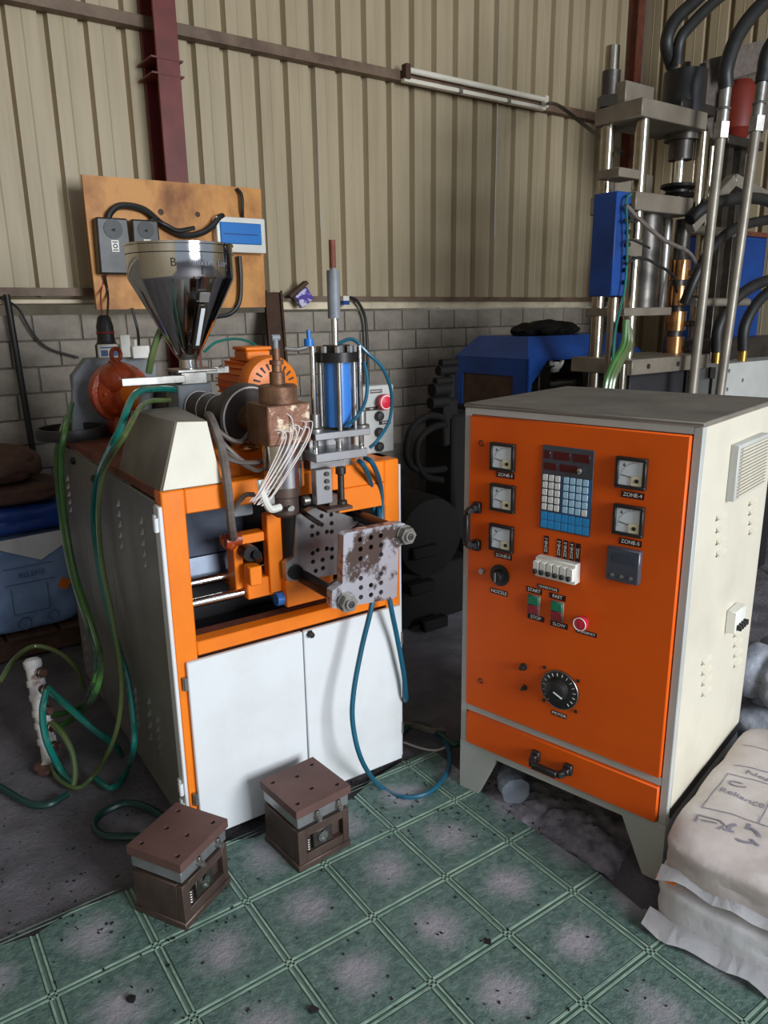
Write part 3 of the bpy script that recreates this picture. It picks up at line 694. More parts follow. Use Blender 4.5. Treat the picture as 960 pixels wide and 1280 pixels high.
louvres(pA, ((188, 880), (191, 925)), 4)
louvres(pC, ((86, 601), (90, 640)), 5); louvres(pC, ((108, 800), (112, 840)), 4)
for (px, py, pn) in ((120, 594, pB), (93, 572, pC)):
    p = mx(px, py, -.006); b = B(); b.lathe([(.014, 0), (.014, .014), (.008, .018), (0, .019)], (-.006, p.y, p.z-.012), (-1, 0, 0), 8); part(b, 'latch', 'black', pn)
b = B(); b.box(-.012, 0, -.004, .04, .05, MH-.04, .003); part(b, 'front_flange', 'white_panel')
for (px, py) in ((189, 650), (218, 970), (221, 995)):
    p = mx(px, py, -.012); b = B(); b.box(-.02, -.01, .012, .034, p.z-.026, p.z+.026, .003); b.cyl((-.018, .006, p.z-.02), (-.018, .006, p.z+.02), .007, seg=10); part(b, 'hinge', 'white_panel')
b = B(); b.box(MW, MW+.008, .0, MD, .03, MH-.02, .002); part(b, 'right_panel', 'white_panel')
# hood on the front left corner: grey sides, pale sloping front
yb = mx(148, 582, 0).y
tfl, tfr, tbl = my(219, 527, .05), my(259, 526, .05), my(164, 513, yb-.06)
trl = my(206, 512, .20); xr_ = .178
b = B(); b.hexa([(0, .004, MH), (xr_, .004, MH), (xr_, yb, MH), (0, yb, MH), tfl, tfr, (tfr.x+.02, tbl.y, tbl.z), tbl], .002)
hood = part(b, 'hood', 'grey_dusty')
n0 = Vector((0, -.0035, .0012)); b = B(); b.hexa([Vector((.006, .002, MH+.002))+n0*1.5, Vector((xr_-.002, .002, MH+.002))+n0*1.5, Vector((xr_-.002, .006, MH+.002)), Vector((.006, .006, MH+.002)), tfl+n0+Vector((.004, 0, -.002)), tfr+n0+Vector((-.002, 0, -.002)), tfr+Vector((-.002, .002, -.002)), tfl+Vector((.004, .002, -.002))], .001); part(b, 'hood_front', 'cream_panel', hood)
# extruder axis from die head to gearbox
HD = Vector((.372, 0.0, 1.285)); GB = Vector((.232, 1.12, 1.31)); AX = (GB-HD).normalized()
def ax(t): return HD + AX*t
b = B(); b.cyl(ax(.12), ax(.62), .030, seg=20); part(b, 'screw_barrel', 'steel_dark')
for t0, t1, r in ((.30, .36, .052), (.365, .425, .052), (.43, .50, .052)):
    b = B(); b.cyl(ax(t0), ax(t1), r, seg=28); hb = part(b, 'heater_band', 'band_dark')
    b = B(); b.torus(ax(t1-.004), AX, r+.0015, .002, 28, 6); part(b, 'clamp_wire', 'wire_white', hb)
b = B(); b.cyl(ax(.17), ax(.215), .105, seg=36); fl = part(b, 'barrel_flange', 'band_dark')
b = B(); b.torus(ax(.168), AX, .094, .003, 36, 6); part(b, 'clamp_wire', 'wire_white', fl)
b = B(); b.cyl(ax(.08), ax(.2), .045, seg=20); part(b, 'barrel_neck', 'head_rust')
pt = ax(.27); b = B(); b.box(pt.x-.035, pt.x+.01, pt.y-.04, pt.y+.0, pt.z-.07, pt.z-.02, .002); part(b, 'yellow_terminal', 'meter_cream').data.materials[0] = MT['brass']
# feed throat and hopper
TH = ax(.56)
b = B(); b.box(TH.x-.06, TH.x+.06, TH.y-.06, TH.y+.07, TH.z-.075, TH.z+.075, .004); part(b, 'feed_block', 'grey_cast')
b = B(); b.box(TH.x-.055, TH.x+.085, TH.y-.06, TH.y+.06, TH.z+.115, TH.z+.125, .002); b.box(TH.x-.04, TH.x+.05, TH.y-.045, TH.y+.045, TH.z+.075, TH.z+.115, .002); sg = part(b, 'slide_gate', 'steel')
b = B(); b.box(TH.x-.24, TH.x-.03, TH.y-.055, TH.y-.045, TH.z+.082, TH.z+.108, .002); part(b, 'gate_bar', 'steel', sg)
b = B(); b.box(TH.x-.05, TH.x+.16, TH.y+.02, TH.y+.028, TH.z+.10, TH.z+.125, .002)
for q in (.04, .08, .13): b.cyl((TH.x+q, TH.y, TH.z+.12), (TH.x+q, TH.y, TH.z+.15), .005, seg=8)
part(b, 'gate_bolts', 'steel', sg)
HB = Vector((TH.x+.004, TH.y, TH.z+.125)); zt = 1.822 - HB.z
hp = B(); hp.lathe([(.030, 0), (.030, .03), (.045, .05), (.168, .285), (.172, .295), (.172, zt-.008), (.176, zt-.006), (.176, zt), (.168, zt), (.168, .297), (.04, .055), (.026, .03), (.026, 0)], HB, (0, 0, 1), 48, cap=False)
hop = part(hp, 'hopper', 'hopper_steel', sharp=30)
b = B(); b.lathe([(.0, zt-.012), (.17, zt-.012), (.17, zt-.009), (0, zt-.009)], HB, (0, 0, 1), 40); part(b, 'lid', 'hopper_steel', hop)
b = B(); b.torus(HB+Vector((0, 0, zt-.032)), (0, 0, 1), .172, .0016, 48, 6); part(b, 'seam', 'steel_dark', hop)
# sight glass on the cone, facing the door side
va = math.radians(-84); dirv = Vector((math.cos(va), math.sin(va), 0)); tang = Vector((-dirv.y, dirv.x, 0))
c0 = HB+dirv*.068+Vector((0, 0, .085)); c1 = HB+dirv*.128+Vector((0, 0, .20))
slope = (c1-c0).normalized(); nrm = tang.cross(slope); nrm = nrm if nrm.dot(dirv) > 0 else -nrm
Mg = Matrix((tang, slope, nrm)).transposed()
b = B(); b.obox((c0+c1)/2+nrm*.006, (.032, (c1-c0).length+.03, .010), Mg, .002); sgf = part(b, 'sight_frame', 'steel_dark', hop)
b = B(); b.obox((c0+c1)/2+nrm*.010, (.014, (c1-c0).length+.004, .006), Mg, .001); part(b, 'sight_glass', 'gauge_glass', hop)
b = B(); b.obox(c1+slope*.038+nrm*.007, (.036, .034, .006), Mg, .002); part(b, 'info_plate', 'grey_side', hop)
for deg_, txt in ((-117, 'B'), (-88, 'mixer'), (-63, 'Ltd')):
    a_ = math.radians(deg_); dv = Vector((math.cos(a_), math.sin(a_), 0)); tv = Vector((-dv.y, dv.x, 0))
    text('lettering', txt, .036 if txt == 'B' else .026, 'ink_black' if txt == 'B' else 'ink_grey', hop, MX(HB+dv*.1735+Vector((0, 0, zt-.065)), tv, (0, 0, 1)))
# gearbox
b = B(); b.lathe([(.0, -.075), (.075, -.07), (.098, -.045), (.100, -.02), (.118, -.018), (.118, .03), (.10, .04)], GB+AX*-.02+Vector((-.02, 0, -.005)), AX, 28); gb = part(b, 'gearbox', 'orange_cast')
b = B(); b.ball(GB+Vector((-.03, -.06, .050)), .070, 1, 1.1, 1, 20, 14); b.ball(GB+Vector((.015, -.075, -.015)), .078, 1.1, 1, 1, 20, 14); b.torus(GB+Vector((-.03, -.06, .05)), (1, 0, .3), .072, .008, 24, 8); part(b, 'casting_lobe', 'orange_cast', gb)
b = B(); b.hexa([(GB.x-.07, GB.y-.07, MH), (GB.x+.05, GB.y-.07, MH), (GB.x+.05, GB.y+.05, MH), (GB.x-.07, GB.y+.05, MH), (GB.x-.05, GB.y-.06, GB.z-.05), (GB.x+.04, GB.y-.06, GB.z-.05), (GB.x+.04, GB.y+.04, GB.z-.05), (GB.x-.05, GB.y+.04, GB.z-.05)], .01); part(b, 'pedestal', 'orange_cast', gb)
b = B(); b.torus(GB+Vector((-.03, -.06, .145)), (.5, -1, 0), .023, .008, 20, 8); b.cyl(GB+Vector((-.03, -.06, .10)), GB+Vector((-.03, -.06, .125)), .012, seg=12); part(b, 'lifting_eye', 'orange_cast', gb)
for a_ in range(7):
    an = a_*2*math.pi/7; q = AX.to_track_quat('Z', 'Y'); c_ = GB+AX*-.08+Vector((-.02, 0, 0)) + q @ Vector((.085*math.cos(an), .085*math.sin(an), 0)); b = B(); b.cyl(c_, c_-AX*.014, .009, seg=6); part(b, 'bolt', 'orange_cast', gb)
b = B(); b.cyl(ax(.80), ax(1.02), .062, seg=24); b.cyl(ax(.77), ax(.80), .072, seg=24); part(b, 'thrust_housing', 'orange')
b = B(); b.cyl(ax(.62), ax(.77), .058, seg=24); part(b, 'coupling_ring', 'band_dark')
# grey drive guard plate behind the gearbox
gy = 1.25
pl_ = [my(px, py, gy) for px, py in ((91, 556), (91, 470), (108, 448), (170, 444), (196, 455), (200, 540))]
b = B(); b.prism([(p.x, max(p.z, MH)) for p in pl_], gy, gy+.03, 'xz', bev=.004); part(b, 'drive_guard', 'grey_cast')
b = B(); b.prism([(my(91, 470, gy).x, MH), (my(91, 470, gy).x, my(91, 470, gy).z), (my(108, 448, gy).x, my(108, 448, gy).z), (my(170, 444, gy).x, my(170, 444, gy).z), (my(170, 444, gy).x, MH)], gy+.03, gy+.06, 'xz'); part(b, 'guard_rim', 'grey_side')
p = my(177, 514, .72); q = my(186, 474, .72); b = B(); b.cyl((p.x-.02, .72, 1.14), (q.x, .72, q.z), .024, seg=16); part(b, 'cooling_pipe', 'grey_cast')
# bracket with white block, by the power plug
p = my(156, 428, 1.22); b = B(); b.box(p.x-.02, p.x+.02, 1.21, 1.225, p.z-.06, p.z+.03, .002); b.box(p.x+.02, p.x+.09, 1.19, 1.225, p.z-.065, p.z-.015, .002); b.cyl((p.x+.035, 1.2, p.z-.015), (p.x+.035, 1.2, p.z+.01), .009, seg=10); part(b, 'mounting_bracket', 'white_plastic')
# drive motor
MC = my(316, 478, .98)
b = B(); b.cyl(MC+Vector((0, -.13, 0)), MC+Vector((0, .16, 0)), .092, seg=28); mo = part(b, 'drive_motor', 'orange')
fin = B(); fin.box(-.0025, .0025, -.1, .16, .084, .103, 0); fme = fin.mesh('fin', 'orange')
for k in range(22):
    o = link('fin', fme, mo, MC); o.rotation_euler = (0, k*2*math.pi/22, 0)
b = B(); b.lathe([(.118, 0), (.120, .05), (.110, .075), (.06, .09), (0, .09)], MC+Vector((0, -.12, 0)), (0, -1, 0), 32, cap=False); cw_ = part(b, 'fan_cowl', 'orange', mo)
b = B()
for k in range(20):
    an = k*2*math.pi/20; c_ = MC+Vector((.075*math.cos(an), -.2005, .075*math.sin(an))); b.obox(c_, (.032, .016, .007), Matrix.Rotation(-an, 3, 'Y'))
part(b, 'cowl_slots', 'black', mo)
b = B(); b.box(MC.x-.055, MC.x+.05, MC.y-.08, MC.y+.05, MC.z+.09, MC.z+.135, .006); b.box(MC.x-.06, MC.x+.055, MC.y-.085, MC.y+.055, MC.z+.135, MC.z+.15, .004); part(b, 'terminal_box', 'orange', mo)
b = B(); b.box(MC.x-.09, MC.x+.09, MC.y-.1, MC.y+.1, MH, MC.z-.075, .004); part(b, 'motor_foot', 'orange', mo)
# die head
DY = -.03
pc = my(352, 525, DY); bx0, bx1 = pc.x-.075, pc.x+.060
zt_, zb_ = my(345, 503, DY).z, my(345, 553, DY).z
b = B(); b.box(bx0, bx1, DY-.065, DY+.075, zb_, zt_, .003); dh = part(b, 'die_head_block', 'head_rust')
b = B(); b.box(bx0+.004, bx1-.004, DY-.0665, DY-.064, zb_+.004, zt_-.004, .001); part(b, 'peeling_foil', 'head_peel', dh)
cxh = (bx0+bx1)/2
b = B(); b.lathe([(.055, 0), (.055, .045), (.05, .05), (.022, .052), (.022, .085), (.014, .087), (.014, .105), (.02, .106), (.02, .118), (.011, .119), (.011, .15), (0, .151)], (cxh, DY, zt_), (0, 0, 1), 24); part(b, 'mandrel_cap', 'head_rust', dh)
b = B(); b.cyl((cxh, DY, zt_+.13), (cxh, DY, zt_+.185), .008, seg=12); b.cyl((cxh-.012, DY, zt_+.18), (cxh+.012, DY, zt_+.18), .009, seg=10); part(b, 'mandrel_adjuster', 'grey_cast', dh)
zd = my(355, 606, DY).z
b = B(); b.cyl((cxh+.005, DY, zd), (cxh+.005, DY, zb_), .060, seg=32); db = part(b, 'die_band', 'chrome')
b = B(); b.cyl((cxh+.045, DY-.058, zb_-.01), (cxh-.02, DY-.058, zd+.03), .003, seg=6); part(b, 'band_rod', 'steel', db)
zn = my(352, 645, DY).z
b = B(); b.lathe([(.048, 0), (.048, -.03), (.042, -.034), (.042, zn-zd+.01), (.03, zn-zd)], (cxh+.004, DY, zd), (0, 0, 1), 28); dn_ = part(b, 'die_nozzle', 'brown_steel')
b = B(); b.cyl((cxh-.01, DY-.06, zd-.06), (cxh-.01, DY-.035, zd-.06), .006, seg=10); b.cyl((cxh+.0, DY-.055, zd-.06), (cxh+.0, DY-.03, zd-.06), .009, seg=6)
b.box(cxh-.075, cxh-.04, DY-.03, DY+.02, zd-.05, zd-.02, .002); b.cyl((cxh+.05, DY-.03, zd-.05), (cxh+.07, DY-.03, zd-.05), .014, seg=10); part(b, 'clamp_screws', 'steel', dn_)
wires = []
for k in range(10):                                            # white heater leads hanging off the foil
    a0 = Vector((cxh-.035+.0105*k, DY-.070, zb_+random.uniform(.015, .06))); e0 = my(312+1.9*k, 632-abs(k-4)*1.5+random.uniform(-7, 7), DY-.07)
    mid = a0.lerp(e0, .5)+Vector((.012-.002*k+random.uniform(-.008, .008), -.010-.002*k, .014+random.uniform(-.008, .016)))
    q_ = a0.lerp(e0, .78)+Vector((random.uniform(-.006, .006), -.008, -.014+random.uniform(-.012, .008)))
    b = B(); b.tube([a0+Vector((random.uniform(-.03, .0), .006, random.uniform(.01, .04))), a0+Vector((.006, -.008, .012)), a0.lerp(e0, .3)+Vector((.014+random.uniform(-.006, .012), -.016, .012)), q_, e0], .0019, 6); part(b, 'heater_lead', 'wire_white', dh)
b = B(); b.tube([my(325, 600, DY-.06), my(330, 622, DY-.07), my(338, 636, DY-.06), my(350, 634, DY-.05)], .011, 8); part(b, 'lead_sleeve', 'white_plastic', dh)
# grey cable loom from the barrel down into the frame
b = B(); b.tube([ax(.42)+Vector((-.03, -.03, -.045)), my(262, 520, .10), my(277, 560, .02), my(285, 610, -.03), my(289, 655, -.01), my(292, 672, .06)], .013, 8); part(b, 'cable_loom', 'wire_grey')
for pts in (((262, 520, .1), (275, 540, .06), (300, 552, .06), (318, 530, .09)), ((264, 530, .1), (280, 555, .05), (310, 580, .03), (330, 575, 0)), ((268, 545, .08), (290, 570, .04), (320, 588, .0), (336, 580, -.03)), ((275, 570, .04), (300, 578, .02), (325, 578, 0)), ((290, 640, .0), (305, 620, -.03), (318, 618, -.05))):
    b = B(); b.tube([my(*q) for q in pts], .007, 6); part(b, 'heater_cable', 'wire_grey')
b = B(); b.box(.20, .38, .12, .30, MH-.02, 1.21, .01); part(b, 'barrel_support', 'orange')
for q in ((300, 553, .1), (312, 560, .08)):
    p = my(*q); b = B(); b.ball(p, .018, 1.6, 1, .7, 10, 8); part(b, 'copper_lug', 'band_copper')
# junction bits under the head
p = my(303, 632, .03); b = B(); b.box(p.x-.035, p.x+.03, .02, .07, p.z-.03, p.z+.02, .004); part(b, 'sensor_block', 'grey_cast')
# carriage, guide rods
GY = .10
pa, pb_ = my(240, 748, GY), my(352, 735, GY); zr = (pa.z+pb_.z)/2
b = B(); b.cyl((.06, GY, zr), (.735, GY, zr), .0145, seg=16); part(b, 'guide_rod', 'chrome')
pa = my(262, 724, .17); b = B(); b.cyl((.06, .17, pa.z), (.735, .17, pa.z), .0145, seg=16); part(b, 'guide_rod', 'chrome')
cr = B(); p0 = my(330, 650, .08); p1 = my(356, 735, .08); cr.box(p0.x, p1.x, .06, .10, p1.z, p0.z+.02, .003)
p2 = my(284, 672, .12); p3 = my(300, 740, .12); cr.box(p2.x+.01, p3.x+.01, .1, .16, p3.z, p2.z, .003)
cr.bar((p2.x-.02, .12, p2.z-.01), (p0.x, .10, p0.z-.05), .05, .03, .003)
cr.box(p3.x+.005, p0.x+.02, .07, .28, zr-.02, zr+.045, .004)
car = part(cr, 'mould_carriage', 'orange')
p = my(290, 676, .08); b = B(); b.cyl((p.x-.02, .09, p.z), (p.x+.03, .09, p.z), .022, seg=14); b.ball((p.x, .09, p.z-.012), .02); part(b, 'pivot', 'orange_cast', car)
p = my(311, 690, .07); b = B(); b.cyl((p.x, .05, p.z), (p.x, .12, p.z), .025, seg=16); b.cyl((p.x+.01, .03, p.z), (p.x+.03, .07, p.z-.03), .014, seg=10); part(b, 'cylinder_clevis', 'black_metal', car)
p = my(317, 718, .05); b = B(); b.box(p.x-.02, p.x+.02, .03, .08, p.z-.03, p.z+.03, .003); part(b, 'bearing_block', 'orange', car)
p4, p5 = my(352, 722, .06), my(412, 742, .06); b = B(); b.box(p4.x, p5.x, .03, .22, p5.z, p4.z, .003); part(b, 'carriage_beam', 'orange', car)
p = my(357, 748, .05); b = B(); b.cyl((p.x-.03, .06, p.z), (p.x+.03, .06, p.z), .022, seg=16); part(b, 'air_cylinder_end', 'blue_cyl', car)
# platens with tapped holes
def platen(name, y, pxs, holes, th, m):
    P = [my(px, py, y) for px, py in pxs]; H_ = [my(px, py, y) for px, py in holes]
    b = B(); b.holed([(p.x, p.z) for p in P], [(h.x, h.z, .0078) for h in H_], y, y+th, 'xz', 10)
    pn = part(b, name, m); b = B(); cx_ = sum(p.x for p in P)/len(P); cz_ = sum(p.z for p in P)/len(P)
    b.prism([(cx_+(p.x-cx_)*.93, cz_+(p.z-cz_)*.93) for p in P], y+th, y+th+.014, 'xz'); part(b, 'backing_plate', 'brown_steel', pn)
    return pn, P
def z8(px, py, s=960/180.): return 340+px/s, 600+py/s
rp = [z8(*q) for q in ((160, 235), (215, 225), (270, 190), (350, 185), (572, 262), (572, 285), (512, 335), (470, 350), (450, 625), (160, 675), (100, 668), (90, 560), (150, 510))]
rh = [z8(*q) for q in ((330, 240), (395, 230), (398, 288), (332, 298), (268, 310), (268, 370), (305, 357), (366, 346), (398, 345), (272, 488), (305, 467), (366, 458), (400, 460), (274, 545), (338, 532), (400, 516), (292, 606), (340, 588))]
RY = .02
rpl, RP = platen('rear_platen', RY, rp, rh, .028, 'plate_steel')
fpx = [z8(*q) for q in ((478, 372), (500, 352), (850, 285), (885, 290), (908, 330), (905, 385), (868, 430), (845, 450), (830, 785), (790, 795), (500, 845), (415, 858), (400, 835), (400, 740), (470, 690))]
fh = [z8(*q) for q in ((587, 397), (660, 383), (725, 371), (590, 461), (660, 447), (727, 434), (590, 524), (727, 497), (592, 655), (727, 625), (593, 717), (660, 701), (727, 685), (593, 781), (660, 766), (727, 748))]
FY = -.235
fpl, FP_ = platen('front_platen', FY, fpx, fh, .03, 'plate_worn')
for (px, py) in ((490, 808), (880, 362)):
    c = my(*z8(px, py), FY); pt = Vector((c.x, FY, c.z))
    b = B(); b.cyl((c.x, FY+.02, c.z), (c.x, RY+.02 if py > 500 else .2, c.z), .021, seg=20); tb = part(b, 'tie_bar', 'black_metal')
    b = B(); b.cyl((c.x, FY, c.z), (c.x, FY-.006, c.z), .030, seg=20); b.cyl((c.x, FY-.006, c.z), (c.x, FY-.026, c.z), .027, seg=6); b.cyl((c.x, FY-.026, c.z), (c.x, FY-.034, c.z), .017, seg=16); nt = part(b, 'nut', 'steel', tb)
    b = B(); b.torus((c.x, FY-.0345, c.z), (0, -1, 0), .008, .002, 14, 6); b.cyl((c.x, FY-.036, c.z), (c.x, FY-.034, c.z), .004, seg=8); part(b, 'nut_bore', 'black', tb)
p = my(*z8(150, 610), RY); b = B(); b.cyl((p.x, RY-.012, p.z), (p.x, RY, p.z), .024, seg=20); part(b, 'bush', 'black_metal', rpl)
b = B(); b.tube([my(378, 640, .0), my(385, 645, -.05), my(400, 655, -.06)], .008, 8); part(b, 'stud', 'black_metal', rpl)
b = B(); b.cyl((RP[0].x+.005, .07, RP[11].z), (RP[0].x+.005, .07, RP[1].z), .04, seg=20); b.box(RP[0].x-.01, RP[0].x+.2, .05, .09, RP[11].z-.03, RP[1].z, .004); part(b, 'platen_support', 'black_metal', rpl)
# blow pin station
BY = -.05
cx_ = my(422, 490, BY).x
zlo, zhi = my(422, 532, BY).z, my(422, 452, BY).z
b = B(); b.cyl((cx_, BY, zlo), (cx_, BY, zhi), .0405, seg=32); bc = part(b, 'blow_cylinder', 'blue_cyl')
b = B(); b.cyl((cx_, BY, zhi), (cx_, BY, zhi+.028), .062, seg=28); b.cyl((cx_, BY, zhi+.028), (cx_, BY, zhi+.048), .04, seg=20); part(b, 'cylinder_flange', 'black_metal', bc)
b = B(); b.cyl((cx_, BY, zlo-.026), (cx_, BY, zlo), .055, seg=4); part(b, 'cylinder_foot', 'black_metal', bc)
for k in range(8):
    an = k*math.pi/4+.3; b = B(); b.cyl((cx_+.052*math.cos(an), BY+.052*math.sin(an), zhi+.02), (cx_+.052*math.cos(an), BY+.052*math.sin(an), zhi+.046), .008, seg=6); part(b, 'flange_bolt', 'chrome', bc)
for k in range(4):
    an = k*math.pi/2+math.pi/4+.35; b = B(); b.cyl((cx_+.05*math.cos(an), BY+.05*math.sin(an), zlo-.02), (cx_+.05*math.cos(an), BY+.05*math.sin(an), zhi+.01), .007, seg=10); part(b, 'tie_rod', 'steel', bc)
zr1, zr2, zr3 = my(416, 398, BY).z, my(416, 338, BY).z, my(416, 300, BY).z
b = B(); b.cyl((cx_-.004, BY, zhi+.04), (cx_-.004, BY, zr1), .010, seg=14); part(b, 'piston_rod', 'chrome', bc)
b = B(); b.cyl((cx_-.004, BY, zr1), (cx_-.004, BY, zr2), .0185, seg=18); b.cyl((cx_-.004, BY, zr2), (cx_-.004, BY, zr2+.006), .011, seg=6); part(b, 'stop_sleeve', 'grey_cast', bc)
b = B(); b.cyl((cx_-.004, BY, zr2), (cx_-.004, BY, zr3), .0095, seg=14); part(b, 'threaded_stud', 'rust_frame', bc)
for (px, top, bot) in ((392.5, 433, 535), (450.5, 432, 530)):
    c = my(px, 500, BY); zt1, zb1 = my(px, top, BY).z, my(px, bot, BY).z
    b = B(); b.cyl((c.x, BY, zb1-.07), (c.x, BY, zt1), .0085, seg=14); gr = part(b, 'guide_pillar', 'chrome')
    b = B(); b.lathe([(.026, 0), (.026, .008), (.016, .012), (.0165, .05), (.012, .052)], (c.x, BY, zb1-.01), (0, 0, 1), 18); part(b, 'bush', 'steel', gr)
for (t1, b1, o1) in ((540, 548, 0), (565, 575, .004)):
    xa = my(393, 544, BY-.05).x; xb = my(462, 540, BY-.05).x; z1 = my(430, t1-2, BY-.05).z; z0 = my(430, b1-1, BY-.05).z
    b = B(); b.box(xa, xb-o1*3, BY-.055, BY+.06, z0, z1, .002); part(b, 'cross_plate', 'plate_steel')
zA, zB = my(424, 540, BY).z, my(424, 575, BY).z
b = B(); b.cyl((cx_, BY, zB), (cx_, BY, zA), .010, seg=12); b.cyl((cx_, BY, zA-.025), (cx_, BY, zA-.012), .017, seg=6); part(b, 'lower_rod', 'steel')
b = B(); c = my(402, 600, BY-.03); b.box(c.x-.03, c.x+.025, BY-.05, BY-.02, my(402, 625, BY).z, my(402, 582, BY).z, .002); vb = part(b, 'valve_block', 'plate_steel')
for dz in (-.02, .0, .022):
    b = B(); b.cyl((c.x+.005, BY-.058, c.z+dz), (c.x+.005, BY-.05, c.z+dz), .007, seg=12); part(b, 'screw', 'steel_dark', vb)
b = B(); c = my(424, 600, BY); b.lathe([(.016, 0), (.016, -.02), (.010, -.024), (.010, -.10), (.018, -.105), (.018, -.12)], (c.x, BY-.01, my(424, 583, BY).z), (0, 0, 1), 16); part(b, 'blow_pin', 'steel_dark')
b = B(); c = my(422, 632, BY-.02); b.box(c.x-.06, c.x+.03, BY-.06, BY+.0, c.z-.006, c.z+.004, .001); b.box(c.x-.035, c.x-.005, BY-.03, BY+.02, c.z+.004, c.z+.04, .002); part(b, 'pin_bracket', 'brown_steel')
b = B(); c = my(390, 600, BY+.1); b.box(cx_-.07, cx_+.08, BY+.06, BY+.10, MH-.02, zlo-.02, .003); part(b, 'station_column', 'plate_steel')
# blue air fitting left of the cylinder
c = my(386, 427, BY); b = B(); b.cyl((c.x, BY, c.z-.012), (c.x, BY, c.z+.008), .014, seg=14); b.cyl((c.x, BY, c.z), (c.x, BY, c.z+.032), .006, seg=10); part(b, 'air_fitting', 'blue_plastic')
b = B(); b.tube([my(385, 434, BY), my(372, 437, BY), my(356, 436, BY)], .006, 8); part(b, 'air_pipe', 'steel')
# push button panel
PY = .12
pA_, pB2 = my(466, 487, PY), my(493, 576, PY)
x0, x1 = pA_.x-.075, pB2.x; z0, z1 = MH, my(480, 481, PY).z
b = B(); b.box(x0, x1, PY, PY+.05, z0, z1, .004); pp = part(b, 'button_panel', 'grey_frame')
def pbtn(px, py, r, m, prof=None):
    c = my(px, py, PY); b = B(); b.lathe(prof or [(r, 0), (r, .012), (r*.8, .016), (0, .017)], (c.x, PY, c.z), (0, -1, 0), 20); return part(b, 'button', m, pp)
pbtn(477, 502, .026, 'red_button', [(.018, 0), (.018, .012), (.027, .014), (.027, .026), (.02, .03), (.02, .027), (0, .03)])
c = my(477, 502, PY); b = B(); b.torus((c.x, PY-.029, c.z), (0, -1, 0), .022, .002, 20, 6); part(b, 'white_ring', 'ink_white', pp)
for py_ in (520, 540, 558): pbtn(473, py_, .016, 'black')
for px, py, s in ((470, 489, 'EMERGENCY'), (464, 511, 'ON'), (481, 528, 'BLOW'), (471, 571, 'CUTTER')):
    c = my(px, py, PY); b = B(); b.box(c.x-.024, c.x+.024, PY-.0015, PY, c.z-.006, c.z+.006); tt = part(b, 'name_tag', 'tag_maroon', pp); text('lettering', s, .008, 'ink_white', pp, MX((c.x, PY-.0018, c.z), (1, 0, 0), (0, 0, 1)))
b = B(); b.box(.60, MW, .06, .3, MH-.02, MH, .003); part(b, 'right_deck', 'orange')

# ------------------------------------------------------------------ plywood board with electrics on the column
BYW = -.24
def wy(px, py, y=BYW): return FW.y(px, py, y)
t = fthing('plywood_board', FW, 'plywood board fixed to the maroon column with dark knots and stains', 'board')
C4 = [wy(*p) for p in ((102, 218), (326, 236), (332, 384), (121, 387))]
b = B(); b.prism([(p.x, p.z) for p in C4], BYW, BYW+.02, 'xz'); pb = b.done('sheet', 'plywood', t)
for px, py, r in ((201, 265, .016), (247, 268, .014)):
    p = wy(px, py); b = B(); b.cyl((p.x, BYW-.001, p.z), (p.x, BYW+.005, p.z), r, seg=10); b.done('knot', 'wood_dark', t)
def socket(px, py, w, h, label):
    p = wy(px, py); t = fthing('socket_box', FW, label, 'socket', 'socket boxes on the plywood board')
    y1 = BYW-.001; y0 = y1-.07
    b = B(); b.hexa([(p.x-w/2, y1, p.z-h/2), (p.x-w/2, y0, p.z-h/2+.012), (p.x+w/2, y0, p.z-h/2+.012), (p.x+w/2, y1, p.z-h/2), (p.x-w/2, y1, p.z+h/2), (p.x-w/2, y0, p.z+h/2-.006), (p.x+w/2, y0, p.z+h/2-.006), (p.x+w/2, y1, p.z+h/2)][0:0] or [(p.x-w/2, y0, p.z-h/2), (p.x+w/2, y0, p.z-h/2), (p.x+w/2, y1, p.z-h/2), (p.x-w/2, y1, p.z-h/2), (p.x-w/2+.006, y0, p.z+h/2), (p.x+w/2-.006, y0, p.z+h/2), (p.x+w/2-.006, y1, p.z+h/2), (p.x-w/2+.006, y1, p.z+h/2)], .008)
    b.done('housing', 'box_black', t)
    b = B(); b.cyl((p.x, y0-.004, p.z+h*.30), (p.x, y0, p.z+h*.30), w*.28, seg=18); b.done('knockout', 'black', t)
    b = B(); b.cyl((p.x, y0-.009, p.z+h*.28), (p.x, y0-.003, p.z+h*.30), .012, .004, seg=3); b.done('indicator', 'steel', t)
    b = B(); b.box(p.x-.018, p.x+.02, y0-.005, y0, p.z-.028, p.z+.028, .002); r_ = b.done('rating_plate', 'white_plastic', t)
    b = B(); b.torus((p.x+.001, y0-.0055, p.z), (0, -1, 0), .009, .0025, 14, 6); b.box(p.x-.012, p.x+.014, y0-.0062, y0-.005, p.z+.016, p.z+.021); b.box(p.x-.012, p.x+.014, y0-.0062, y0-.005, p.z-.021, p.z-.016); b.done('switch_mark', 'ink_black', r_)
socket(138, 309, .165, .26, 'black plastic isolator box with a white rating plate, at the end of the plywood board')
socket(178, 308, .145, .24, 'black plastic isolator box half hidden behind the hopper rim')
p0, p1 = wy(264, 271), wy(327, 318); t = fthing('breaker_box', FW, 'white distribution box with blue flap on the plywood board', 'breaker box')
b = B(); b.box(p0.x, p1.x, BYW-.06, BYW-.001, p1.z, p0.z, .008, 2); b.done('housing', 'white_plastic', t)
dx, dz = p1.x-p0.x, p0.z-p1.z
b = B(); b.box(p0.x+dx*.06, p1.x-dx*.1, BYW-.068, BYW-.06, p1.z+dz*.24, p0.z-dz*.16, .004); fl_ = b.done('flap', 'blue_plastic', t)
b = B(); b.box(p0.x+dx*.12, p1.x-dx*.18, BYW-.0705, BYW-.068, p1.z+dz*.50, p1.z+dz*.53); b.done('flap_rib', 'blue_paint', t)
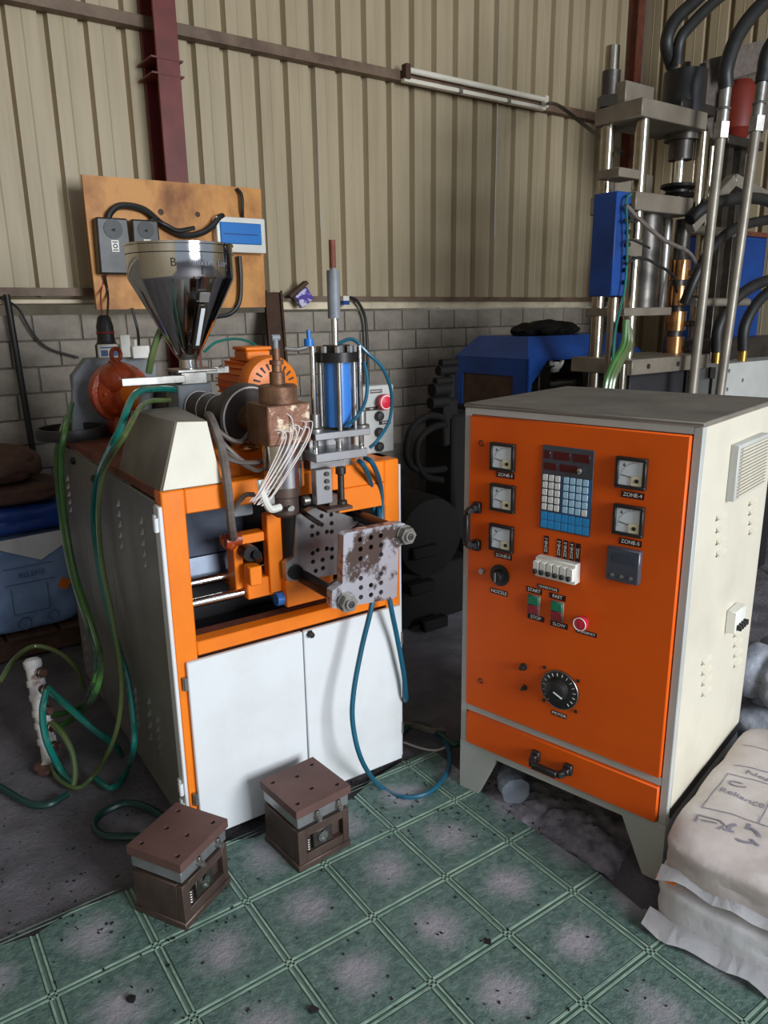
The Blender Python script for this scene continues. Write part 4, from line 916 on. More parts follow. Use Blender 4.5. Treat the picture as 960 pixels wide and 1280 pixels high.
# cables on the board
def cable(name, pts, r, m, label, cat='cable', group=None, seg=8):
    t = thing(name, label, cat, group=group); b = B(); b.tube(pts, r, seg, 7); b.done('sheath', m, t); return t
def wW(px, py, y=BYW-.03): p = FW.y(px, py, y); return FW.W(p.x, p.y, p.z)
cable('power_cable', [wW(135, 280, BYW-.03), wW(138, 266), wW(152, 257), wW(180, 262), wW(205, 282), wW(230, 294), wW(252, 291), wW(266, 282, BYW-.045), wW(274, 272, BYW-.05), wW(279, 270, BYW-.045)], .016, 'rubber', 'thick grey cable arching from the black isolator across the plywood')
cable('power_cable', [wW(182, 288, BYW-.03), wW(190, 275), wW(205, 280, BYW-.055), wW(222, 288, BYW-.05), wW(243, 285, BYW-.05)], .011, 'rubber', 'short grey cable from the half hidden isolator to the arching cable')
cable('power_cable', [wW(296, 236, BYW-.012), wW(302, 244), wW(303, 262), wW(303, 272, BYW-.012)], .009, 'rubber', 'thin black cable from the board top into the breaker box')
cable('power_cable', [wW(299, 320), wW(301, 350), wW(299, 378), wW(288, 392), wW(270, 396)], .012, 'rubber', 'black cable dropping out of the bottom of the breaker box')
cable('power_cable', [wW(131, 344), wW(135, 370), wW(134, 400, -.6), FM.W(*my(134, 402, 1.27))], .006, 'rubber', 'black lead from the isolator down to the upright connector')
cable('power_cable', [wW(134, 342), wW(126, 365), wW(128, 400, -.7)], .004, 'dull_red', 'thin red wire hanging below the isolator')
cable('power_cable', [wW(165, 385), wW(173, 420, -.3), wW(172, 460, -.5)], .007, 'rubber', 'black cable hanging behind the gearbox below the plywood')
# prop, ledge items
t = thing('steel_prop', 'rusty brown steel section leaning on the block wall beside the plywood board', 'steel section')
a0 = FW.W(*FW.y(340, 366, -.05)); a1 = FW.W(*FW.y(352, 520, -.42)); b = B(); b.bar(a0, a1, .10, .012); b.done('flange', 'wood_dark', t)
sd = FW.X*.05; b = B(); b.bar(a0+sd-FW.Y*.02, a1+sd-FW.Y*.02, .012, .05); b.bar(a0-sd-FW.Y*.02, a1-sd-FW.Y*.02, .012, .05); b.done('leg', 'wood_dark', t)
t = thing('packet', 'small purple and white packet tucked under the rail beside the plywood board', 'packet')
p = FW.W(*FW.y(379, 372, -.10)); Mr = Matrix.Rotation(FW.rot(), 3, 'Z') @ Matrix.Rotation(-.6, 3, 'Y'); b = B(); b.obox(p, (.10, .04, .085), Mr, .004); b.done('box', 'purple_pack', t)
b = B(); b.obox(p+Mr @ Vector((-.005, 0, .06)), (.15, .05, .022), Mr, .002); b.done('strip', 'wood_dark', t)
t = thing('packet', 'tiny blue and white box on the rail behind the piston rod', 'packet'); p = FW.W(*FW.y(431, 376, -.08))
b = B(); b.obox(p, (.045, .04, .06), Matrix.Rotation(FW.rot(), 3, 'Z'), .002); bx_ = b.done('box', 'white_plastic', t); b = B(); b.obox(p+Vector((0, 0, -.012)), (.046, .041, .028), Matrix.Rotation(FW.rot(), 3, 'Z'), .002); b.done('band', 'blue_paint', t)
cable('wall_cable', [wW(434, 371, -.06), wW(446, 376, -.06), wW(456, 396, -.05), wW(459, 430, -.05), wW(460, 480, -.06)], .010, 'rubber', 'black cable curving down the block wall behind the blue cylinder')
cable('wall_cable', [wW(0, 372, -.07), wW(22, 385, -.04), wW(40, 415, -.03), wW(60, 435, -.03), wW(98, 447, -.03)], .006, 'rubber', 'thin dark wire sagging across the blocks left of the gearbox')
t = thing('leaning_pole', 'black pole leaning against the block wall behind the sacks', 'pole'); b = B(); b.cyl(wW(8, 368, -.05), wW(70, 735, -.03), .016, seg=10); b.done('shaft', 'black', t)
# power connector standing on the drive guard
t = fthing('power_connector', FM, 'upright black industrial connector with white label on the grey drive guard', 'connector')
p = my(134, 430, 1.28); zg = my(134, 447, 1.28).z
b = B(); b.lathe([(.046, 0), (.046, .05), (.038, .06), (.034, .075), (.034, .125), (.026, .16), (.018, .17)], (p.x, 1.29, zg), (0, 0, 1), 20); b.done('shell', 'black', t)
b = B(); b.box(p.x-.05, p.x+.05, 1.235, 1.25, zg, zg+.055, .004); lb = b.done('rating_label', 'white_plastic', t)
b = B(); b.box(p.x-.04, p.x-.012, 1.2335, 1.235, zg+.008, zg+.032); b.box(p.x-.04, p.x+.04, 1.2335, 1.235, zg+.04, zg+.045); b.box(p.x+.0, p.x+.03, 1.2335, 1.235, zg+.008, zg+.03); b.done('print', 'ink_blue', lb)
b = B(); b.torus((p.x, 1.29, zg+.1), (0, 0, 1), .034, .004, 20, 6); b.done('red_ring', 'dull_red', t)
# belt loop on the rear corner
t = fthing('belt_loop', FM, 'black rubber belt ring lying over the back corner of the machine top', 'belt')
p = FM.z(90, 541, MH+.02); b = B(); b.lathe([(.13, 0), (.135, .02), (.13, .042), (.118, .042), (.118, 0), (.13, 0)], (p.x, p.y, MH+.002), (0, 0, 1), 36, cap=False)
b.done('band', 'black', t)

# ------------------------------------------------------------------ hoses
def mW(px, py, y): return FM.W(*my(px, py, y))
def mXw(px, py, x=-.045): return FM.W(*mx(px, py, x))
def gW(px, py, z=.012): return G(px, py, z)
cable('water_hose', [mW(218, 487, .48), mW(195, 486, .42), mW(168, 494, .30), mXw(148, 540, -.05), mXw(124, 590, -.04), mXw(117, 640), mXw(121, 690), mXw(131, 745), mXw(145, 800), mXw(160, 850), mXw(167, 900, -.06), mXw(167, 935, -.08), gW(158, 965), gW(140, 985), gW(118, 972)], .0105, 'hose_teal', 'glossy teal hose running down the grey side panel from the feed throat', 'hose', 'water hoses at the machine side')
cable('water_hose', [mW(212, 500, .45), mW(180, 505, .33), mXw(155, 545, -.075), mXw(129, 590, -.07), mXw(123, 640, -.07), mXw(127, 700, -.07), mXw(140, 770, -.07), mXw(151, 840, -.07), mXw(150, 890, -.09), mXw(140, 930, -.12), gW(118, 968, .03), gW(96, 985), gW(70, 970), gW(62, 940)], .008, 'hose_olive', 'thin olive hose beside the teal one, ending in a floor loop by the manifold', 'hose', 'water hoses at the machine side')
cable('water_hose', [mXw(84, 520, .03), mXw(76, 545, -.03), mXw(71, 575), mXw(76, 640), mXw(88, 710), mXw(108, 775), mXw(120, 815, -.08), mXw(119, 850, -.15), S(105, 880, 2.75), S(78, 892, 2.66), S(58, 893, 2.6)], .0115, 'hose_green', 'green hose hanging from the machine back corner to the manifold', 'hose', 'water hoses at the machine side')
cable('water_hose', [mXw(90, 505, .05), mXw(81, 540, -.055), mXw(77, 580, -.07), mXw(82, 650, -.07), mXw(95, 720, -.07), mXw(115, 780, -.07), mXw(125, 820, -.1), mXw(121, 860, -.18), S(104, 888, 2.68), S(80, 905, 2.6), S(60, 910, 2.56)], .0105, 'hose_green', 'second green hose hanging just in front of the green one from the back corner', 'hose', 'water hoses at the machine side')
cable('water_hose', [mW(206, 400, .60), mW(196, 425, .60), mW(190, 445, .6), mW(186, 466, .62)], .012, 'hose_olive', 'short olive hose rising in front of the gearbox towards the hopper', 'hose')
cable('water_hose', [S(60, 860, 2.5), S(90, 888, 2.42), S(120, 914, 2.38), S(142, 930, 2.40), G(152, 944, .014)], .0125, 'hose_teal', 'teal hose stretching straight from the manifold towards the machine foot', 'hose')
cable('water_hose', [S(58, 862, 2.46), S(53, 890, 2.42), S(58, 925, 2.38), gW(76, 962, .03), gW(92, 978)], .0125, 'hose_teal', 'teal hose drooping from the manifold top onto the floor', 'hose')
cable('water_hose', [S(64, 903, 2.44), S(78, 917, 2.4), S(90, 940, 2.36), S(94, 965, 2.33), gW(92, 982)], .0105, 'hose_olive', 'short olive hose drooping from the manifold middle outlet', 'hose')
cable('water_hose', [S(0, 852, 2.6), S(18, 824, 2.7), S(42, 808, 2.8), S(72, 815, 2.8), S(95, 835, 2.75), S(106, 862, 2.75)], .0095, 'hose_olive', 'slim olive hose arching over the manifold', 'hose')
cable('water_hose', [gW(-15, 975), gW(10, 990), gW(35, 1004), gW(60, 1006), gW(85, 992)], .012, 'hose_darkgreen', 'dark green hose lying on the concrete in front of the manifold', 'hose')
cable('water_hose', [gW(205, 1022), gW(185, 1010), gW(158, 1004), gW(130, 1015), gW(118, 1030), gW(128, 1044), gW(165, 1046), gW(188, 1044)], .012, 'hose_darkgreen', 'dark green hose looped on the floor behind the mould block', 'hose')
cable('air_hose', [mW(470, 590, .04), mW(473, 625, .03), mW(474, 660, -.03), mW(470, 720, -.10), mW(464, 760, -.12), mW(452, 810, -.12), mW(442, 865, -.13), mW(441, 905, -.14), mW(452, 950, -.15), gW(475, 983), gW(505, 996), gW(535, 991), gW(556, 970), gW(562, 945), gW(552, 922), gW(528, 912), gW(505, 908)], .0085, 'hose_blue', 'long blue green air hose looping from the platen down to the floor mat', 'hose', 'air hoses of the blow station')
cable('air_hose', [mW(448, 575, -.02), mW(456, 585, -.04), mW(466, 615, .02), mW(468, 650, .03)], .0085, 'hose_blue', 'short blue green air hose entering the dark opening by the orange corner panel', 'hose', 'air hoses of the blow station')
cable('air_hose', [mW(456, 572, -.02), mW(466, 580, -.05), mW(476, 610, .0), mW(478, 660, .0), mW(482, 710, -.06), mW(488, 755, -.08), mW(497, 800, -.06), mW(505, 845, -.05), mW(507, 875, -.03), FM.W(.84, .05, .25), FM.W(.86, .25, .12)], .0085, 'hose_blue', 'blue green air hose falling behind the platen along the edge of the white door', 'hose', 'air hoses of the blow station')
cable('air_hose', [mW(418, 432, -.02), mW(440, 424, -.04), mW(458, 440, -.06), mW(478, 460, -.06), mW(489, 490, -.04), mW(487, 525, -.04), mW(472, 550, -.06), mW(462, 560, -.05)], .0055, 'hose_blue', 'slim blue air hose arching from the cylinder top over the button panel', 'hose', 'air hoses of the blow station')
cable('air_hose', [mW(455, 452, -.06), mW(459, 475, -.08), mW(457, 500, -.10), mW(447, 520, -.12), mW(432, 533, -.10)], .0055, 'hose_blue', 'slim blue air hose curling to the foot of the blue cylinder', 'hose', 'air hoses of the blow station')
cable('air_hose', [mW(255, 440, .95), mW(272, 427, .95), mW(300, 424, 1.0), mW(322, 434, 1.05), mW(328, 455, 1.1)], .0055, 'hose_teal', 'thin teal hose arching behind the hopper neck', 'hose')
# pipe manifold
t = thing('water_manifold', 'rusty white pipe manifold with outlets standing on the concrete floor', 'manifold', G(58, 962))
o0 = Vector(t.location); pb0 = S(62, 945, 2.47)-o0; pt0 = S(42, 836, 2.58)-o0
b = B(); b.tube([Vector((0.0, 0.02, 0)), pb0, pb0.lerp(pt0, .5), pt0], .028, 14, 4); b.done('pipe', 'pipe_white', t)
axm = (pt0-pb0).normalized()
for q in (.18, .36, .5, .68, .84):
    c = pb0.lerp(pt0, q); b = B(); b.cyl(c-axm*.012, c+axm*.012, .033, seg=14); b.done('collar', 'pipe_white', t)
sidev = Vector((.86, -.5, .05)).normalized()
for q, l in ((.14, .06), (.36, .06), (.55, .06), (.78, .075), (.98, .06)):
    c = pb0.lerp(pt0, q); b = B(); b.cyl(c, c+sidev*l, .014, seg=12); n_ = b.done('outlet', 'pipe_rust', t)
    b = B(); b.torus(c+sidev*(l-.01), sidev, .016, .003, 16, 6); b.torus(c+sidev*(l-.024), sidev, .016, .003, 16, 6); b.done('hose_clamp', 'chrome', n_)
b = B(); b.lathe([(.028, 0), (.033, .01), (.033, .03), (.02, .042), (0, .044)], pt0, axm, 14); b.done('end_cap', 'pipe_white', t)
b = B(); b.cyl((0, .02, -.005), (0, .02, .01), .05, seg=16); b.done('foot', 'pipe_rust', t)

# ------------------------------------------------------------------ sacks
from mathutils.bvhtree import BVHTree
def sack_mesh(w, d, h, seed, m, crumple=.012, n=5.0, cuts=16, flat=.35):
    bm = bmesh.new(); bmesh.ops.create_cube(bm, size=2); bmesh.ops.subdivide_edges(bm, edges=bm.edges, cuts=cuts, use_grid_fill=True)
    off = Vector((seed*3.7, seed*1.3, seed*2.1))
    for v in bm.verts:
        p = v.co; mxn = max(abs(p.x), abs(p.y), abs(p.z)); k = mxn/((abs(p.x)**n+abs(p.y)**n+abs(p.z)**n)**(1/n)); p = p*k
        rr = max(abs(p.x), abs(p.y)); zz = p.z*(1-flat*rr**5) if p.z > 0 else p.z*(1-flat*.35*rr**6)
        q = Vector((p.x*w/2, p.y*d/2, zz*h/2)); nv = Vector((p.x/w, p.y/d, p.z/h)).normalized()
        r1 = 1-abs(noise.noise(q*7+off)); r2 = noise.noise(q*17+off)
        dsp = crumple*(-(r1**4)*.9+.5*r2*.5+.2)
        if p.z < -.9: dsp = 0
        v.co = q+nv*dsp
    bmesh.ops.triangulate(bm, faces=bm.faces)
    zmin = min(v.co.z for v in bm.verts)
    for v in bm.verts: v.co.z -= zmin
    bmesh.ops.recalc_face_normals(bm, faces=bm.faces)
    me = bpy.data.meshes.new('sack'); bm.to_mesh(me); bm.free(); me.materials.append(MT[m]); me.shade_smooth(); return me
def sack(fr, x, y, z, rz, dims, seed, m, label, cat='sack', group=None, **kw):
    p = fr.W(x, y, z); t = thing('plastic_sack', label, cat, p, fr.rot()+rz, group)
    me = sack_mesh(*dims, seed, m, **kw); o = link('bag', me, t); return t, o
def seam(t, w, d, z, m, sag=.012, out=.045, seed=1):
    b = B(); n = 28; A, C = [], []
    for i in range(n+1):
        x = -w/2+w*i/n; wv = .008*math.sin(i*1.1+seed)+.006*noise.noise(Vector((i*.4, seed, 0)))
        A.append(b.bm.verts.new((x, -d/2+.012, z+wv*.3))); C.append(b.bm.verts.new((x, -d/2-out+.006*math.sin(i*.7+seed), z-sag+wv)))
    for i in range(n): b.bm.faces.new((A[i], A[i+1], C[i+1], C[i]))
    r = bmesh.ops.solidify(b.bm, geom=b.bm.faces[:], thickness=.002)
    return b.done('seam', m, t, sharp=80)
lo, lob = sack(FC, 1.06, .235, .006, 0, (.70, .80, .13), 2, 'bag_white', 'white plastic sack on the mat under the printed one', group='white sacks stacked beside the cabinet', crumple=.014, n=9, flat=.08)
seam(lo, .68, .80, .035, 'bag_white', .02, .05, 2)
hi, hib = sack(FC, 1.07, .245, .006+max(v.co.z for v in lob.data.vertices)-.004, -.01, (.70, .80, .13), 5, 'bag_dusty', 'printed white plastic sack on top of another beside the cabinet', group='white sacks stacked beside the cabinet', crumple=.014, n=9, flat=.1)
seam(hi, .66, .80, .045, 'bag_white', .02, .02, 5)
# print on the upper sack follows its surface
def bvh_of(o): 
    m = o.data; return BVHTree.FromPolygons([v.co.copy() for v in m.vertices], [list(p.vertices) for p in m.polygons])
HB_ = bvh_of(hib)
def hl(px, py):
    p = FC.z(px, py, .262); q = FC.W(*p)-Vector(hi.location); a = -hi.rotation_euler.z
    return Vector((q.x*math.cos(a)-q.y*math.sin(a), q.x*math.sin(a)+q.y*math.cos(a)))
def conform(me):
    for v in me.vertices:
        h = HB_.ray_cast(Vector((v.co.x, v.co.y, 1)), Vector((0, 0, -1)))
        if h[0] is not None: v.co.z = h[0].z+.0022
def print_text(body, px, py, size, m='ink_grey'):
    c = hl(px, py); cu = bpy.data.curves.new('print', 'FONT'); cu.body = body; cu.size = size; cu.align_x = 'CENTER'; cu.align_y = 'CENTER'
    ob = bpy.data.objects.new('print', cu); me = bpy.data.meshes.new_from_object(ob); bpy.data.objects.remove(ob)
    bm = bmesh.new(); bm.from_mesh(me); bmesh.ops.triangulate(bm, faces=bm.faces); bmesh.ops.subdivide_edges(bm, edges=bm.edges, cuts=2); bm.to_mesh(me); bm.free()
    for v in me.vertices: v.co = Vector((v.co.x+c.x, v.co.y+c.y, 0))
    conform(me); me.materials.clear(); me.materials.append(MT[m]); link('print', me, hi)
def print_line(pts, w=.003, m='ink_grey'):
    b = B(); P = []
    for (a, c) in zip(pts, pts[1:]):
        a, c = Vector(a), Vector(c); n = max(2, int((c-a).length/.01))
        P += [a.lerp(c, i/n) for i in range(n)]
    P.append(Vector(pts[-1])); L, R = [], []
    for i, p in enumerate(P):
        tdir = (P[min(i+1, len(P)-1)]-P[max(i-1, 0)]).normalized(); nn = Vector((-tdir.y, tdir.x))*w/2
        L.append(b.bm.verts.new((p.x+nn.x, p.y+nn.y, 0))); R.append(b.bm.verts.new((p.x-nn.x, p.y-nn.y, 0)))
    for i in range(len(P)-1): b.bm.faces.new((L[i], L[i+1], R[i+1], R[i]))
    me = b.mesh('print', m); conform(me); link('print', me, hi)
print_text('Nep', 949, 970, .045); print_text('Reliance', 927, 997, .037)
c = hl(922, 980); print_line([(c.x+.022*math.cos(a*.35), c.y+.012*math.sin(a*.35)) for a in range(3, 19)], .006)
q1, q2, q3, q4 = hl(877, 1006), hl(910, 966), hl(962, 983), hl(948, 1029)
print_line([q1, q2, q3]); print_line([q1, q4, hl(962, 1034)]); print_line([q4, hl(962, 1003)])
print_line([hl(918, 953), hl(962, 966)], .003); print_line([hl(928, 930), hl(962, 938)], .003)
c = hl(930, 1041)
for k in range(3):                                            # three chasing arrows
    a0 = k*2.094+.3; arc = [(c.x+.036*math.cos(a0+i*.16), c.y+.036*math.sin(a0+i*.16)) for i in range(9)]; print_line(arc, .009)
    e = arc[-1]; aa = a0+8*.16; print_line([(c.x+.024*math.cos(aa), c.y+.024*math.sin(aa)), (c.x+.050*math.cos(aa), c.y+.050*math.sin(aa))], .008)
c = hl(886, 1027); print_line([(c.x-.03, c.y-.02), (c.x-.035, c.y+.02), (c.x+.02, c.y+.026), (c.x+.04, c.y+.01), (c.x+.03, c.y-.02)], .006); print_line([(c.x-.02, c.y-.004), (c.x+.02, c.y+.006)], .006)
b = B(); b.box(-.335, -.285, -.412, -.40, .014, .020); b.done('orange_tag', 'orange_tag', hi)
# crumpled clear bag behind them
t, o = sack(FC, .73, .90, 0, .12, (.30, .32, .22), 9, 'bag_silver', 'crumpled clear plastic bag on the floor behind the white sacks', 'bag', crumple=.04, n=3.5, cuts=14)
sack(FC, .74, .91, max(v.co.z for v in o.data.vertices)-.008, .0, (.28, .32, .2), 12, 'bag_silver', 'crumpled clear plastic bag resting on a fuller one beside the cabinet back', 'bag', crumple=.045, n=3.5, cuts=14)
# left pile by the wall, on a low dark pallet
FL = Fr(G(50, 790, .12), 54)
t = fthing('wooden_pallet', FL, 'low dark wooden pallet under the sacks by the block wall', 'pallet')
for k in range(6):
    b = B(); b.box(-1.1+k*.24, -.88+k*.24, .0, .42, .10, .118, .002); b.done('plank', 'wood_dark', t)
for y_ in (.03, .18, .34):
    b = B(); b.box(-1.1, .32, y_, y_+.07, 0, .10, .002); b.done('bearer', 'wood_dark', t)
def top_of(o): return max(v.co.z for v in o.data.vertices)
sk, so = sack(FL, .0, .19, .118, 0, (.46, .36, .49), 3, 'bag_blue', 'pale blue printed sack standing upright on the pallet by the wall', crumple=.016, n=6, flat=.04)
zt_ = .118+top_of(so)
b = B(); b.prism([(-.21, .48), (.2, .49), (.2, .44), (.05, .36), (-.12, .44), (-.21, .43)], -.186, -.180, 'xz'); b.done('folded_mouth', 'bag_white', sk)
for s_, sz, x_, z_ in (('RELENE', .035, 0, .30),): text('print', s_, sz, 'ink_blue', sk, MX((x_, -.186, z_), (1, 0, 0), (0, 0, 1)))
b = B()
for (x0_, x1_, z0_, z1_) in ((-.12, .1, .34, .343), (-.12, .1, .26, .263), (-.1, .06, .11, .113), (-.1, -.097, .11, .24), (.06, .063, .11, .24)): b.box(x0_, x1_, -.1865, -.1845, z0_, z1_)
b.torus((-.06, -.185, .06), (0, -1, 0), .03, .003, 18, 4); b.torus((.07, -.185, .075), (0, -1, 0), .024, .003, 18, 4); b.done('print_frame', 'ink_blue', sk)
b = B(); b.obox((.14, -.186, .22), (.05, .004, .05), Matrix.Rotation(.6, 3, 'Y')); b.done('sticker', 'orange_tag', sk)
z_ = .118
for k, lab in enumerate(('lower white sack on the pallet beside the pale blue one', 'upper white sack on the pallet beside the pale blue one')):
    _, so = sack(FL, -.47, .19, z_, .02*k, (.46, .36, .245), 20+k, 'bag_white', lab, group='white sacks on the pallet by the wall', crumple=.02, n=6, flat=.06); z_ += top_of(so)
z_ = max(z_, zt_)
_, so = sack(FL, -.24, .20, z_, 0, (.95, .38, .13), 31, 'bag_royal', 'royal blue sack lying across the pale blue and white sacks', crumple=.012, n=7, flat=.1); z_ += top_of(so)
_, so = sack(FL, -.24, .20, z_, .03, (.9, .37, .10), 33, 'sack_brown', 'flat brown sack lying on the royal blue one', crumple=.015, n=6, flat=.15); z_ += top_of(so)
sack(FL, -.30, .20, z_, -.03, (.86, .36, .17), 35, 'sack_brown', 'bulging brown sack on top of the pile by the wall', crumple=.03, flat=.4)

# ------------------------------------------------------------------ vertical injection press behind the cabinet
_c0 = S(802, 145, 3.8); FP = Fr(_c0, 54)
def py_(px, py, y=0.0): return FP.y(px, py, y)
prs = fthing('injection_press', FP, 'tall vertical injection press of steel plates, tie bars and copper heater bands', 'machine')
def pp_(b, name, m, parent=None): return b.done(name, m, parent or prs)
PW, PD = .53, .27
zu0, zu1 = 2.455, 2.535
b = B(); b.box(0, PW, 0, PD, zu0, zu1, .004); pp_(b, 'top_plate', 'press_plate')
zm0, zm1 = py_(830, 266).z, py_(830, 243).z
b = B(); b.box(-.0, .47, 0, PD, zm0, zm1, .004); pp_(b, 'middle_plate', 'press_plate')
zl0, zl1 = py_(830, 394, .05).z, py_(830, 384, .05).z
b = B(); b.box(-.03, .36, .0, .24, zl0, zl1, .003); pp_(b, 'cylinder_base_plate', 'press_plate')
zt0, zt1 = py_(840, 462).z, py_(840, 444).z
b = B(); b.box(-.05, .62, -.08, .30, zt0, zt1, .004); tb_ = pp_(b, 'table_plate', 'press_plate')
for q in (.08, .33):
    b = B(); b.cyl((q, -.083, (zt0+zt1)/2), (q, -.07, (zt0+zt1)/2), .013, seg=12); pp_(b, 'bolt_hole', 'black', tb_)
b = B(); b.box(-.02, .6, -.05, .28, .1, zt0-.28, .01); b.box(.05, .55, .0, .26, zt0-.28, zt0, .004); b.box(-.05, .63, -.07, .30, 0, .1, .01); pp_(b, 'base', 'interior_dark')
rods = [(.0+.045, PD-.05, 2.80, 1.0), (.075, .045, zu0, 1.0), (py_(876, 190, .045).x, .045, zu0, zm0), (py_(888, 190, PD-.05).x, PD-.05, zu0, 1.0)]
for x, y, zt, zb in rods:
    b = B(); b.cyl((x, y, zb), (x, y, zt), .034, seg=20); pp_(b, 'tie_bar', 'rod_steel')
b = B(); b.cyl((.045, PD-.05, zu1), (.045, PD-.05, zu1+.05), .06, seg=6); b.cyl((.045, PD-.05, zu1+.05), (.045, PD-.05, zu1+.16), .043, seg=18); pp_(b, 'tie_bar_nut', 'steel_dark')
b = B(); b.box(.03, .25, .12, .25, zu1, zu1+.10, .004); pp_(b, 'top_bracket', 'press_plate')
m0, m1 = py_(832, 132, .12), py_(880, 75, .12)
b = B(); b.cyl(((m0.x+m1.x)/2, .12, zu1), ((m0.x+m1.x)/2, .12, zu1+.2), .105, seg=24); b.box(m0.x, m1.x, .03, .21, zu1, zu1+.05, .006); hm = pp_(b, 'hydraulic_motor', 'black')
for k in range(5):
    b = B(); an = k*1.256; b.cyl(((m0.x+m1.x)/2+.08*math.cos(an), .12+.08*math.sin(an), zu1+.19), ((m0.x+m1.x)/2+.08*math.cos(an), .12+.08*math.sin(an), zu1+.225), .016, seg=6); pp_(b, 'cap_bolt', 'black_metal', hm)
# chuck, shaft, pulley between the plates
cx_ = py_(850, 200, .13).x
b = B(); b.cyl((cx_, .13, zu0-.12), (cx_, .13, zu0), .06, seg=24); b.cyl((cx_, .13, zu0-.03), (cx_, .13, zu0-.0), .085, seg=24); pp_(b, 'spindle_housing', 'steel_dark')
b = B(); b.cyl((cx_, .13, zm1), (cx_, .13, zu0-.12), .026, seg=16); pp_(b, 'spindle', 'chrome')
b = B(); b.lathe([(.075, 0), (.085, .012), (.06, .024), (.06, .036), (.088, .05), (.085, .065), (.03, .068)], (cx_, .13, zm1+.02), (0, 0, 1), 28); pp_(b, 'pulley', 'black_metal')
b = B(); a0, a1 = py_(775, 210, .0), py_(795, 225, .0); b.box(a0.x-.03, a1.x, -.02, .1, a1.z, a0.z, .003); pp_(b, 'rod_clamp', 'press_plate')
b = B(); b.box(.06, .46, .24, .26, zu0-.30, zu0-.18, .003); b.box(.14, .20, .235, .245, zu0-.40, zu0-.18); pp_(b, 'back_bar', 'press_plate')
# twin injection cylinders
for x, y, r in ((py_(804, 330, .12).x, .12, .078), (py_(829, 330, .16).x, .16, .032)):
    b = B(); b.cyl((x, y, zl1), (x, y, zm0), r, seg=24); pp_(b, 'injection_cylinder', 'steel_dark' if x < .3 else 'steel')
c = py_(846, 380, .12)
zc0, zc1 = py_(846, 446, .12).z, py_(846, 320, .12).z
b = B(); b.cyl((c.x, .12, zc0), (c.x, .12, zm0), .040, seg=20); brl = pp_(b, 'barrel', 'steel_dark')
for q in range(4):
    za = zc0+(zc1-zc0)*(q*.25+.02); zb = zc0+(zc1-zc0)*(q*.25+.21); b = B(); b.cyl((c.x, .12, za), (c.x, .12, zb), .054, seg=24); pp_(b, 'heater_band', 'band_copper', brl)
    b = B(); b.box(c.x+.03, c.x+.08, .04, .09, za+.02, za+.05, .003); pp_(b, 'band_terminal', 'black_metal', brl)
for px, a_, e_ in ((767, 372, 520), (865, 455, 520), (778, 455, 520)):
    p0 = py_(px, a_, -.03); p1 = py_(px-(e_-a_)*.08, e_, -.03); b = B(); b.cyl((p0.x, -.03, p1.z), (p0.x, -.03, p0.z), .025 if px < 800 or px == 865 else .018, seg=16); pp_(b, 'pillar', 'rod_steel')
# blue junction box on the press, with its wiring
jx = py_(770, 300, -.10); z0j, z1j = py_(770, 370, -.10).z, py_(770, 238, -.10).z
xj0, xj1 = py_(768, 300, -.10).x, py_(786, 300, -.10).x
yj = FP.x(739, 300, xj0).y
b = B(); b.box(xj0, xj1, -.10, yj, z0j, z1j, .004); jb = pp_(b, 'junction_box', 'blue_paint')
b = B(); b.box(xj1-.02, .05, -.02, yj-.02, (z0j+z1j)/2-.04, (z0j+z1j)/2+.04, .003); pp_(b, 'box_bracket', 'press_plate', jb)
for k in range(7):
    zz = z0j+.06+k*(z1j-z0j-.12)/6; b = B(); b.cyl((xj1-.025, -.10, zz), (xj1-.025, -.125, zz), .010, seg=8); pp_(b, 'gland', 'black', jb)
def ptube(pts, r, name, m, parent=None, seg=8):
    b = B(); b.tube([py_(*q) for q in pts], r, seg, 6); return pp_(b, name, m, parent)
ptube(((789, 243, -.11), (783, 252, -.13), (784, 300, -.13), (781, 360, -.13), (768, 420, -.14), (765, 490, -.14)), .006, 'wiring', 'hose_teal')
ptube(((782, 256, -.13), (800, 275, -.13), (830, 300, -.12), (860, 315, -.12), (873, 335, -.1)), .010, 'wiring', 'wire_grey')
ptube(((780, 275, -.13), (795, 277, -.13), (800, 272, -.13)), .006, 'wiring', 'rubber')
ptube(((782, 330, -.13), (800, 322, -.13), (820, 330, -.12), (842, 345, -.06), (846, 365, .0)), .007, 'wiring', 'rubber')
ptube(((781, 305, -.13), (790, 300, -.13), (812, 310, -.12)), .005, 'wiring', 'rubber')
for dx_, m in ((0, 'hose_green'), (5, 'hose_olive'), (9, 'hose_olive')):
    ptube(((782+dx_*.3, 400, -.12), (779+dx_, 430, -.13), (766+dx_, 455, -.15), (757+dx_, 480, -.16), (754+dx_, 520, -.16)), .013, 'green_cable', m)
# hydraulic pipes and hoses on the near side
def hyd(x0, y0, x1, y1, yd):
    a, c = py_(x0, y0, yd), py_(x1, y1, yd); b = B(); b.cyl(c, a, .024, seg=16); pi_ = pp_(b, 'hydraulic_pipe', 'pipe_grey')
    up = (a-c).normalized(); b = B(); b.cyl(a-up*.02, a+up*.05, .038, seg=6); b.cyl(a+up*.05, a+up*.10, .028, seg=12); pp_(b, 'union_nut', 'steel', pi_)
    b = B(); b.cyl(a+up*.10, a+up*.20, .026, seg=12); b.torus(a+up*.11, up, .028, .006, 14, 6); pp_(b, 'ferrule', 'steel', pi_)
    return a+up*.20
e1 = hyd(901, 168, 862, 520, -.16); e2 = hyd(945, 160, 896, 520, -.20)
b = B(); b.tube([e1, py_(908, 85, -.16), py_(922, 45, -.16), py_(950, 8, -.16), py_(985, -20, -.16)], .034, 12, 8); pp_(b, 'hydraulic_hose', 'rubber')
b = B(); b.tube([e2, py_(955, 90, -.2), py_(962, 60, -.2), py_(990, 20, -.2)], .034, 12, 8); pp_(b, 'hydraulic_hose', 'rubber')
